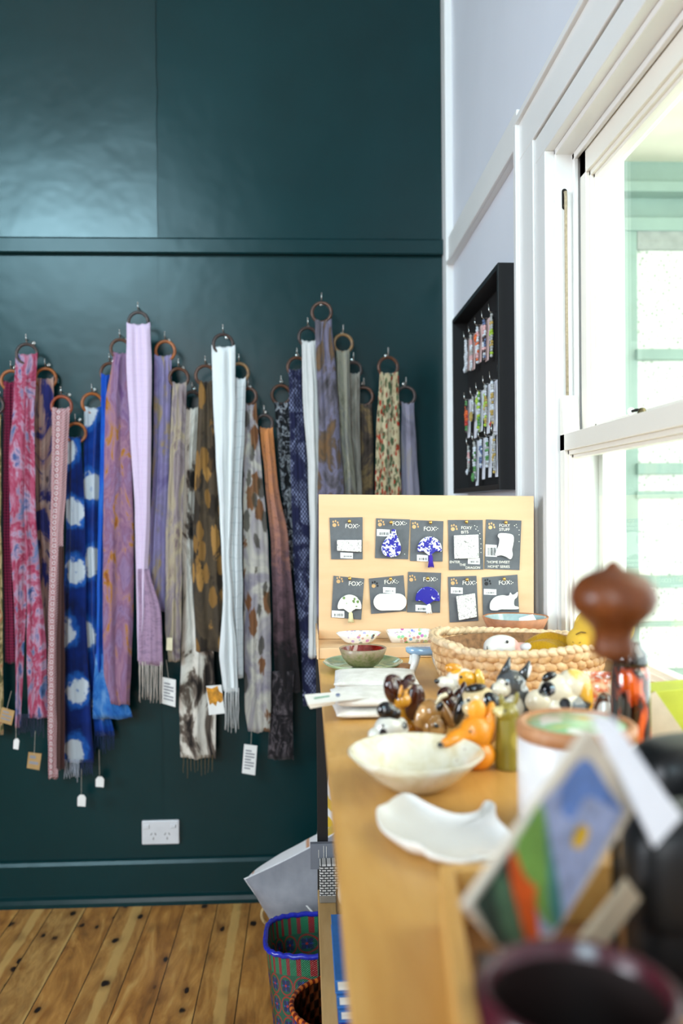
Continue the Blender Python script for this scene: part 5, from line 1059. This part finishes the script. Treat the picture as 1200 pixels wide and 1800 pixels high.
# small things right of the bottle
p = at_table(1172, 1262); figurine('dog_figurine', 'white dog figure with one black patch at the right edge of the frame', (p.x, p.y, T0), 0, [(0, 0, .012, .020, .013, .013), (-.004, 0, .028, .022, .012, .011)], splat('patch_dog_glaze', '#dcd4bc', [(.008, -.010, .030, .0055, '#101014')]), [('ear', [(.016, 0, .030, .007, .006, .008)], K_CRM)])
p = at_table(1180, 1302, TT); c = Vector((p.x, p.y, T0)); t = thing('gift_box', 'lime green card box with a white gusset at the right edge', 'box', c)
gy = c.y
def g3(x, y, Y): return PY(x, y, Y)
mb = MB(); mb.prism([g3(1150, 1216, gy), g3(1262, 1206, gy), g3(1262, 1296, gy), g3(1150, 1300, gy)], (0, .045, 0)); mb.build('box', plain('lime_card', '#b4bb3c', .6), t, bevel=.0006)
mb = MB(); mb.prism([g3(1139, 1224, gy - .004), g3(1152, 1216, gy - .004), g3(1212, 1302, gy - .004), g3(1143, 1302, gy - .004)], (0, .003, 0)); mb.build('gusset', plain('beige_card', '#c9bda8', .7), t)
p = at_table(1146, 1235); mb = MB(); mb.lathe([(0, 0), (.010, 0), (.011, .02), (.008, .026), (0, .027)], (p.x, p.y, T0), 28); tag(mb.build('red_pot', plain('red_lacquer', '#c23a1c', .2, coat=.6), smooth=True), 'tiny red-orange lidded jar just right of the dark bottle', 'jar')
p = at_table(1192, 1240); t = thing('feather_duster', 'pale grey striped brush head by the window at the right edge', 'brush', (p.x, p.y - .1, T0))
mb = MB()
for i in range(40):
    a = rnd.uniform(-1, 1); b = rnd.uniform(-1, 1); mb.tube([(p.x + .002, p.y - .10, T0 + .018), (p.x + .006 + .012 * a, p.y - .10 + .012 * b, T0 + .045), (p.x + .010 + .026 * a, p.y - .10 + .02 * b, T0 + .078)], .0014, 5)
mb.build('bristles', plain('grey_bristle', '#aab4b4', .8), t, smooth=True); mb = MB(); mb.lathe([(0, 0), (.014, 0), (.012, .02), (0, .022)], (p.x, p.y - .10, T0), 24); mb.build('base', plain('black_base', '#15171a', .3), t, smooth=True)

# ------------------------------------------------------------------ foreground: tray, cards, knob, pouches, pot
ang = R(6); tl = Vector((.0905, .518, 0))
def tr(u, v, z): return Vector((tl.x + u * math.cos(ang) + v * math.sin(ang) * -1 * -1 * 0 + v * math.sin(-ang) * -1 * -1, tl.y + u * math.sin(-ang) * -1 * 0 - v * math.cos(ang), z))
t = thing('card_crate', 'honey coloured plywood crate holding cards at the near end of the counter', 'crate', (tl.x + .12, tl.y - .15, T0)); CH = .037; th = .009; Wc, Dc = .27, .155
for nm, (u0, u1, v0, v1) in {'side_panel': (-th, 0, 0, Dc), 'side_panel.': (Wc, Wc + th, 0, Dc), 'end_panel': (-th, Wc + th, -th, 0), 'end_panel.': (-th, Wc + th, Dc, Dc + th)}.items():
    mb = MB(); q = [tr(u0, v0, T0), tr(u1, v0, T0), tr(u1, v1, T0), tr(u0, v1, T0)]; mb.prism(q, (0, 0, CH)); mb.build(nm.strip('.'), M_COUNTER, t, bevel=.0008)
mb = MB(); mb.prism([tr(0, 0, T0), tr(Wc, 0, T0), tr(Wc, Dc, T0), tr(0, Dc, T0)], (0, 0, .003)); mb.build('base', plain('crate_base', '#7a5026', .6), t)
FZ = T0 + .0032
# painted card
P0 = PY(1038, 1280, .385); P1 = PY(818, 1596, .352); e1 = P1 - P0; lo_, hi_ = .36, .60
for _ in range(40):
    md = (lo_ + hi_) / 2; e2 = PY(1124, 1412, md) - P0
    if e1.dot(e2) > 0: lo_ = md
    else: hi_ = md
print('CARD', md, e1.length, e2.length)
nn = e1.cross(e2).normalized()
if nn.y > 0: nn = -nn
t = thing('painted_card', 'small tilted canvas painted with blue sky, yellow sun, green hill and orange figure', 'painting', (P1 + e2))
mb = MB(); mb.prism([P0, P1, P1 + e2, P0 + e2], -nn * .004); cv = mb.build('canvas', plain('canvas_white', '#cfc4b2', .8, .03), t, bevel=.0004)
def onplane(x, y, k):
    d = ray(x, y); q0 = P0 + nn * (.0002 * k); return CAM + d * ((q0 - CAM).dot(nn) / d.dot(nn))
def patch(nm, pts, colr, k): mb = MB(); mb.prism([onplane(x, y, k) for x, y in pts], nn * .0002); mb.build(nm, plain('paint_' + nm, colr, .5, .12, 120), cv)
patch('sky', [(1030, 1335), (1097, 1425), (998, 1600), (975, 1640), (940, 1640), (925, 1440), (960, 1400)], '#98a4c6', 1)
patch('deep_sky', smoothpoly([(1030, 1333), (1068, 1385), (1092, 1424), (1060, 1412), (1030, 1400), (1005, 1440), (985, 1420), (990, 1375)], 4), '#5c7cb8', 2)
patch('hill', smoothpoly([(950, 1412), (962, 1460), (975, 1530), (985, 1600), (972, 1632), (945, 1600), (905, 1500), (925, 1450)], 4), '#6f9c46', 3)
patch('hill_shadow', smoothpoly([(958, 1440), (966, 1480), (988, 1600), (975, 1630), (965, 1600), (962, 1520)], 4), '#3a7c78', 4)
patch('dark_ground', [(832, 1588), (900, 1492), (925, 1600), (940, 1690), (870, 1660)], '#1c352e', 5)
patch('teal_path', smoothpoly([(868, 1550), (886, 1540), (910, 1600), (925, 1660), (905, 1668), (880, 1620)], 4), '#44684f', 6)
patch('orange_figure', smoothpoly([(897, 1502), (905, 1500), (922, 1540), (942, 1560), (940, 1580), (948, 1660), (928, 1665), (910, 1600), (897, 1545)], 4), '#cf5212', 7)
patch('sun', smoothpoly([(1028, 1450), (1034, 1462), (1024, 1488), (1010, 1490), (1006, 1478), (1014, 1456)], 4), '#d8ad2c', 8)
b_ = P1 + e2; mb = MB(); mb.box((b_.x - .02, b_.y - .002, FZ), (b_.x + .02, b_.y + .02, b_.z + .002)); tag(mb.build('card_stand', M_BLACK, bevel=.001), 'small black block under the painted canvas inside the crate', 'stand')
# white card behind it
Q0 = PY(1040, 1262, .40); Q1 = PY(1075, 1275, .402); Q2 = PY(1200, 1435, .40); Q3 = PY(1150, 1490, .39)
mb = MB(); mb.prism([Q0, Q1, Q2, Q3], (.0, .004, 0)); mb2 = MB()
t = thing('greeting_card', 'plain white folded card leaning behind the painted canvas', 'card', Q3); mb.build('front_leaf', plain('white_card_stock', '#eeeef4', .6, .01), t)
mb = MB(); mb.prism([Q0 + Vector((.002, .008, 0)), Q1 + Vector((.004, .008, .001)), Q2 + Vector((.003, .010, -.003)), Q3 + Vector((.002, .010, .002))], (0, .002, 0)); mb.build('back_leaf', plain('white_card_stock', '#eeeef4', .6, .01), t)
Q = [PY(1105, 1550, .40), PY(1128, 1580, .405), PY(1050, 1680, .395), PY(1010, 1670, .39)]
mb = MB(); mb.prism(Q, (0, .005, 0)); tag(mb.build('kraft_card', plain('beige_stock', '#b9a88e', .7)), 'beige card end showing between the canvas and the black pouch', 'card')
# wooden knob on a dark rod
K = PY(1078, 1062, .445); t = thing('turned_knob_stand', 'glossy brown turned wooden knob on a thin upright black rod', 'knob', (K.x, K.y, FZ)); kp = F / K.y
prof = [(.0, 80), (9, 77), (14, 70), (20, 64), (38, 59), (60, 47), (74, 28), (78, 8), (70, -12), (52, -30), (39, -44), (35, -58), (38, -74), (38, -88), (28, -98), (0, -102)]
mb = MB(); mb.lathe([(r / kp, z / kp) for r, z in prof], (K.x, K.y, K.z + 0 / kp), 48); mb.build('knob', m_wood('turned_wood', ['#54290f', '#713914', '#88481c'], 1.5, .42, 2, coat=.15), t, smooth=True)
mb = MB(); mb.tube([(K.x, K.y, FZ), (K.x, K.y, K.z - 90 / kp)], .0022, 10); mb.build('rod', M_BLACK, t, smooth=True)
mb = MB(); mb.lathe([(0, 0), (.016, 0), (.016, .003), (.004, .006), (0, .006)], (K.x, K.y, FZ), 24); mb.build('foot', M_BLACK, t, smooth=True)
# black pouches
def pouch(label, c, hx, hy, hz_, yaw, tilt):
    t = thing('leather_pouch', label, 'pouch', (c[0], c[1], c[2] - hz_), 'black pouches'); M = Matrix.Translation(c) @ Matrix.Rotation(R(yaw), 4, 'Z') @ Matrix.Rotation(R(tilt), 4, 'Y')
    def se(k, hz2, flap=0):
        rs = []
        for i in range(17):
            a = -math.pi / 2 + math.pi * i / 16; z = hz2 * math.copysign(abs(math.sin(a)) ** .5, math.sin(a)); r = max(.02, abs(math.cos(a)) ** .45)
            rs.append([Vector((hx * k * r * math.copysign(abs(math.cos(b)) ** .6, math.cos(b)), hy * k * r * math.copysign(abs(math.sin(b)) ** .6, math.sin(b)), z)) for b in [2 * math.pi * j / 32 for j in range(32)]])
        return rs
    mb = MB(); mb.rings(se(1, hz_)); mb.xf(M); mb.build('body', M_LEA, t, smooth=True)
    mb = MB(); mb.rings([[p + Vector((0, 0, hz_ * .35)) for p in r] for r in se(1.04, hz_ * .7)]); mb.xf(M); mb.build('flap', M_LEA, t, smooth=True)
    mb = MB(); mb.lathe([(0, 0), (.009, 0), (.010, .002), (.007, .004), (0, .0045)], (0, 0, 0), 24); mb.xf(M @ Matrix.Translation((-hx * .2, -hy * 1.04, hz_ * .2)) @ Matrix.Rotation(R(90), 4, 'X')); mb.build('snap', plain('grey_snap', '#7d8290', .25, metal=.6), t, smooth=True)
M_LEA = plain('black_leather', '#0d0e10', .42, .1, 90)
pouch('black leather pouch at the right edge behind the cards, topmost', (.272, .56, TT + .052), .052, .03, .050, 10, 0)
pouch('black leather pouch beside the painted canvas', (.218, .425, TT + .056), .056, .022, .050, 6, 0)
# maroon pot
c = Vector((.0975, .302, T0)); prof = hollow([(.026, 0), (.030, .004), (.034, .04), (.0365, .086)], .004)
bowl('pen_pot', 'dark maroon glazed pot with pinkish rim in the near corner', c, prof, plain('maroon_glaze', '#4a1420', .3, .1, 60, coat=.4), inner=([(0, .0045), (.024, .006), (.0295, .04), (.0322, .080)], plain('dark_brown_inside', '#1c0a06', .6)), cat='pot')

# ------------------------------------------------------------------ below the counter
SX = .035
M_BLUE = plain('blue_book_cloth', '#2f6fb5', .6, .04, 90); M_PAGE = m_wood('page_edges', ['#cfc8b8', '#ddd7c8', '#e8e2d4'], 2, .8, 0)
def book(label, x0, x1, y0, y1, z0, z1, mat, cover=.0022, group='books on the lower shelf'):
    t = thing('book', label, 'book', ((x0 + x1) / 2, (y0 + y1) / 2, z0), group)
    mb = MB(); mb.box((x0, y0, z1 - cover), (x1, y1, z1)); mb.box((x0, y0, z0), (x1, y1, z0 + cover)); mb.box((x1 - .002, y0, z0), (x1, y1, z1)); mb.build('cover', mat, t, bevel=.0004)
    mb = MB(); mb.box((x0 + .004, y0 + .004, z0 + cover), (x1 - .002, y1 - .004, z1 - cover)); mb.build('pages', M_PAGE, t); return t
zt = PZ(573, 1608, SZ + .120).z; z = SZ + .0005
book('purple-blue book with white motifs, bottom of the shelf stack', SX + .006, .20, 1.065, 1.28, z, z + .049, plain('violet_cover', '#2c3290', .4), .0022)
bt0 = z + .049
mb = MB(); c0 = Vector((SX + .026, 1.0645, z + .035)); par = [o for o in bpy.data.objects if o.get('label', '').startswith('purple-blue')][0]
mb.box((SX + .0062, 1.0642, z + .001), (.199, 1.0655, z + .048)); mb.build('front_wrap', plain('violet_cover', '#2c3290', .4), par)
mb = MB()
for k in range(5): a = 2 * math.pi * k / 5; mb.ell((c0.x + .0035 * math.cos(a), c0.y - .0005, c0.z + .0045 * math.sin(a) + .003), (.0022, .0006, .0026), n=10, m=6)
mb.tube([(c0.x, c0.y - .0004, c0.z - .001), (c0.x, c0.y - .0004, c0.z - .008)], .0006, 6); mb.build('white_motif', M_WINK, par, smooth=True)
for i, (dz, lab) in enumerate(((.016, 'blue clothbound book, lowest of the three plain blue ones'), (.0165, 'blue clothbound book, middle of the three plain blue ones'), (.018, 'blue clothbound book, topmost of the three plain blue ones'))):
    book(lab, SX + .002 * (2 - i), .21, 1.096 + .004 * (i), 1.290 - .003 * i, bt0 + .0004, bt0 + dz, M_BLUE); bt0 += dz + .0004
# grey boxed item with white print, crib cloth, white mug
Yb = 1.574; a, b = PY(545, 1484, Yb), PY(600, 1527, Yb)
t = thing('grey_box', 'flat mid-grey printed card box on the lower shelf beside the black leg', 'box', (.09, Yb + .03, b.z))
mb = MB(); mb.box((a.x, Yb, b.z), (.17, Yb + .012, a.z)); o = mb.build('box', plain('grey_card_print', '#6c7079', .6, .02), t, bevel=.0006)
mb = MB()
for x, y0_, y1_, w_ in ((559.5, 1494, 1508, .7), (568.3, 1487, 1512, .8), (573, 1488, 1510, .8)):
    A, B = PY(x, y0_, Yb - .0006), PY(x + w_, y1_, Yb - .0006); mb.box((A.x, Yb - .0007, B.z), (B.x, Yb - .0001, A.z))
mb.build('white_print', M_WINK, o)
A = PY(593, 1497, Yb - .001); mb = MB(); mb.tube([(A.x + .006 * math.cos(q), Yb - .0006, A.z + .007 * math.sin(q)) for q in [i * .45 for i in range(14)]], .0006, 6, True); mb.build('black_emblem', M_INK, o)
mb = MB(); mb.box((a.x + .024, Yb + .001, SZ + .0005), (.16, Yb + .014, b.z - .0004)); tag(mb.build('shoe_box', plain('dark_box', '#1d1b1c', .6), bevel=.001), 'dark box under the grey printed box on the lower shelf', 'box')
def g_bricks(t, v):
    m = t.n('ShaderNodeTexBrick'); s = t.sep(v); t.l(t.comb(s[0], s[2]), m.inputs['Vector']); m.inputs['Scale'].default_value = 55; m.inputs['Mortar Size'].default_value = .06; m.inputs['Color1'].default_value = (.62, .6, .58, 1); m.inputs['Color2'].default_value = (.5, .48, .46, 1); m.inputs['Mortar'].default_value = (.03, .03, .03, 1)
    return m.outputs[0]
a, b = PY(561, 1521, 1.535), PY(606, 1589, 1.535)
t = thing('tea_towel', 'folded tea towel printed with black outlined bricks', 'tea towel', (.08, 1.55, b.z))
mb = MB(); mb.box((a.x, 1.535, SZ + .001), (.15, 1.570, a.z)); mb.build('printed_cloth', glaze('brick_print', g_bricks, .9, 0), t, bevel=.004)
mb = MB(); mb.box((a.x, 1.5335, SZ + .0006), (.14, 1.545, SZ + .014)); mb.build('lower_hem', plain('taupe_cloth', '#7d7468', .9), t, bevel=.002)
a, b = PY(582, 1556, 1.45), PY(610, 1594, 1.45); c = Vector((.083, 1.475, b.z)); t = bowl('mug', 'upturned white mug with black base between the books and the tea towel', c, [(0, 0), (.030, 0), (.031, .01), (.029, .028), (.024, .034), (0, .035)], plain('white_mug_glaze', '#dcdcd8', .25, coat=.4), cat='mug')
mb = MB(); mb.box((.050, 1.435, SZ + .0005), (.13, 1.520, b.z - .0005)); tag(mb.build('black_tin', plain('black_tin', '#18120f', .4), bevel=.002), 'black lacquered tin under the upturned white mug', 'tin')

# cushions
def cushion(label, c, s, ang, yaw, mats, th=.11, tilt=8):
    t = thing('cushion', label, 'cushion', (c.x, c.y, c.z - s * .7), 'cushions behind the baskets'); M = Matrix.Translation(c) @ Matrix.Rotation(R(yaw), 4, 'Z') @ Matrix.Rotation(R(tilt), 4, 'X') @ Matrix.Rotation(R(ang), 4, 'Y')
    N = 40
    for side, nm, mm in ((-1, 'front_cover', mats[0]), (1, 'back_cover', mats[1])):
        vs = []
        for i in range(N + 1):
            for j in range(N + 1):
                u, v = -1 + 2 * i / N, -1 + 2 * j / N; pinch = 1 - .05 * (1 - u * u) * abs(v) ** 3; pinch2 = 1 - .05 * (1 - v * v) * abs(u) ** 3
                d = th * ((1 - u ** 4) * (1 - v ** 4)) ** .5 + .0015 + .0022 * math.sin(5 * u + 3 * v) * (1 - u * u) * (1 - v * v) + .0025 * noise.noise(Vector((u * 3, v * 3, side))) * (1 - u * u)
                vs.append(M @ Vector((s / 2 * u * pinch2, side * d, s / 2 * v * pinch)))
        mb = MB(); mb.add(vs, [(i * (N + 1) + j, (i + 1) * (N + 1) + j, (i + 1) * (N + 1) + j + 1, i * (N + 1) + j + 1) for i in range(N) for j in range(N)], 0, [(v.x, v.z) for v in vs]); mb.build(nm, mm, t, smooth=True)
    e = [Vector((s / 2 * x * (1 - .05 * (1 - z * z)), 0, s / 2 * z * (1 - .05 * (1 - x * x)))) for x, z in [(-1 + i / 10, -1) for i in range(20)] + [(1, -1 + i / 10) for i in range(20)] + [(1 - i / 10, 1) for i in range(20)] + [(-1, 1 - i / 10) for i in range(20)]]
    mb = MB(); mb.tube([M @ p for p in e], .0022, 8, True); mb.build('piping', mats[2], t, smooth=True); return t
M_GREYC = m_fab('grey_cushion_cloth', lambda t, v: t.ramp(t.noise(v, 30, 3), [(.3, '#98989f'), (.7, '#a8a8ae')]), .6, 500, .15)
M_DOT = m_fab('white_dotted_cloth', lambda t, v: t.mix(t.step(t.vor(v, 22, rand=.5), .34, .30), t.mix(t.step(t.noise(v, 12, 2), .60, .62), '#e4e2e2', '#c98a5a'), '#d8b02c'), .8, 500, .15)
cA = PY(430, 1533, 2.08); s = .36; an = -27
cdir1 = Vector((math.cos(R(27)), 0, math.sin(R(27)))); cdir2 = Vector((math.sin(R(27)), 0, -math.cos(R(27))))
cush = cA + cdir1 * s / 2 + cdir2 * s / 2; GREYCUSH = cushion('grey cushion with white dotted back leaning behind the woven baskets', cush, s, an, 6, (M_GREYC, M_DOT, plain('white_piping', '#d8d8da', .7)))
cushion('white cushion behind the grey one, mostly hidden by the counter leg', Vector((.225, 2.34, .355)), .38, 12, -5, (M_DOT, M_GREYC, plain('white_piping', '#d8d8da', .7)))
a = PY(537, 1592, 1.93); mb = MB(); mb.prism([a, PY(540, 1592, 1.93), PY(553, 1606, 1.93), PY(551, 1609, 1.93)], (0, .001, 0)); mb.build('swing_tag', M_TAG, GREYCUSH)
# patterned green basket
def m_plastic():
    t = NT('woven_green_plastic'); v = t.coord('UV'); s = t.sep(v); K = 46
    a = t.math('SUBTRACT', t.math('FRACT', t.math('MULTIPLY', s[0], K / 2)), .5); b = t.math('SUBTRACT', t.math('FRACT', t.math('MULTIPLY', s[1], K / 2)), .5)
    d = t.math('SQRT', t.math('ADD', t.math('MULTIPLY', a, a), t.math('MULTIPLY', b, b)))
    an = t.math('ARCTAN2', b, a); pet = t.math('COSINE', t.math('MULTIPLY', an, 4))
    c = t.mix(t.step(t.math('ADD', d, t.math('MULTIPLY', pet, .08)), .30, .27), '#0f5a3a', '#14204f')
    c = t.mix(t.math('MULTIPLY', t.step(d, .40, .43), t.step(d, .50, .47)), c, '#a8231c'); c = t.mix(t.math('MULTIPLY', t.step(pet, .8, .95), t.step(d, .34, .2)), c, '#2b3fa0'); c = t.mix(t.step(d, .08, .05), c, '#c03024')
    st = t.math('LESS_THAN', t.math('FRACT', t.math('MULTIPLY', s[0], 40)), .38); band = t.math('GREATER_THAN', s[1], .262)
    c = t.mix(band, c, t.mix(st, '#17754c', '#8f1d22')); fine = t.math('SINE', t.math('MULTIPLY', s[1], 1500)); fx = t.math('SINE', t.math('MULTIPLY', s[0], 1500))
    c = t.mix(t.math('MULTIPLY', t.math('GREATER_THAN', t.math('MULTIPLY', fine, fx), .55), .5), c, '#05140f')
    t.col(c); t.bump(t.math('MULTIPLY', fine, fx), .5, .002); return t.p(.25, spec=.5)
M_PLW = m_plastic(); HB = .30; c = Vector((.075, 1.815, 0)); hx, hy = .165, .092
t = thing('plastic_basket', 'green, red and blue woven plastic basket with blue rim on the floor', 'basket', c)
def bring(k, z, n=96): return rrect(Vector((c.x, c.y, 0)), hx * k, hy * k, z, .5, n)
def uvring(mb, n, zs):
    peri = 0
    for ri, z in enumerate(zs):
        for j in range(n): mb.uv[ri * n + j] = (j / n * .84, z)
mb = MB(); zs = [.001] + [HB * i / 14 for i in range(1, 15)]; mb.rings([bring(.84 + .16 * z / HB, z) for z in zs], cap=False); uvring(mb, 96, zs); mb.build('outer_weave', M_PLW, t, smooth=True)
mb = MB(); mb.rings([bring(.82 + .16 * z / HB, z) for z in zs], cap=False); uvring(mb, 96, zs); mb.build('inner_weave', M_PLW, t, smooth=True)
mb = MB(); mb.rings([bring(.83, .001), bring(.83, .006)]); mb.build('base', plain('dark_green_plastic', '#0d2a1e', .4), t)
mb = MB(); mb.tube([p + Vector((0, 0, .0015 * math.sin(i * 1.9))) for i, p in enumerate(bring(1.0, HB + .003))], .0055, 10, True); mb.build('rim', plain('cobalt_plastic', '#1f2aa8', .2, .15, 200), t, smooth=True)
# round orange basket in front
c2 = Vector((.068, 1.485, 0)); H2 = .345; R2 = .098
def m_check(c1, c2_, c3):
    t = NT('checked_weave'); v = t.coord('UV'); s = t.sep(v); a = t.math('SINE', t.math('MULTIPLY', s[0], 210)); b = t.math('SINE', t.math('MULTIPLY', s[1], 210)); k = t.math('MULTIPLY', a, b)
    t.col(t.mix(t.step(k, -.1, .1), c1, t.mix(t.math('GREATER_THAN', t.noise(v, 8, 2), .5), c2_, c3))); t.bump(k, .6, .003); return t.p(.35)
t = thing('round_basket', 'round dark red and orange woven basket beside the lower shelf', 'basket', c2)
zs = [.001] + [H2 * i / 12 for i in range(1, 13)]
def cring(k, z): return [Vector((c2.x + R2 * k * math.cos(2 * math.pi * j / 64), c2.y + R2 * .9 * k * math.sin(2 * math.pi * j / 64), z)) for j in range(64)]
mb = MB(); mb.rings([cring(.85 + .15 * z / H2, z) for z in zs], cap=False); uvring(mb, 64, zs); mb.build('outer_weave', m_check('#20236e', '#8a2a18', '#3a3f9a'), t, smooth=True)
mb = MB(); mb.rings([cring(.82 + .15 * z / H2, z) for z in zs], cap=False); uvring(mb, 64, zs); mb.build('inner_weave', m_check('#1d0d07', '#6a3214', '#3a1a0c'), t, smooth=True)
mb = MB(); mb.rings([cring(.84, .001), cring(.84, .005)]); mb.build('base', plain('dark_base', '#1c0f0a', .6), t)
M_RIM2 = NT('striped_rim'); v_ = M_RIM2.coord('Object'); an_ = M_RIM2.math('ARCTAN2', M_RIM2.sep(v_)[1], M_RIM2.sep(v_)[0]); M_RIM2.col(M_RIM2.ramp(M_RIM2.math('MULTIPLY_ADD', M_RIM2.math('SINE', M_RIM2.math('MULTIPLY', an_, 46)), .5, .5), [(.35, '#6a1a0e'), (.65, '#d2702a')])); M_RIM2 = M_RIM2.p(.3)
mb = MB(); mb.tube([v + Vector((0, 0, .0012 * math.sin(i * 2.5))) for i, v in enumerate(cring(1.0, H2 + .002))], .0045, 10, True); mb.build('rim', M_RIM2, t, smooth=True)
# jute basket behind, only its handle shows
c3 = Vector((.07, 2.38, 0)); t = thing('jute_basket', 'pale jute basket behind the green one, its loop handle showing at the left', 'basket', c3)
mb = MB(); mb.lathe(hollow([(.11, .001), (.13, .02), (.14, .12)], .008), c3, 48, cap=False); mb.build('body', plain('jute_weave', '#a88a5c', .9, .2, 150), t, smooth=True)
a = PY(474, 1612, 2.30); mb = MB(); mb.tube([(a.x + .022 * math.cos(R(q)), 2.30 + .02 * (q / 260), a.z + .030 * math.sin(R(q))) for q in range(-60, 250, 12)], .0045, 8); mb.tube([(a.x + .010, 2.30, a.z - .026), (-.055, 2.36, .09)], .0045, 8); mb.build('handle', plain('jute_rope', '#b39a70', .9, .2, 300), t, smooth=True)
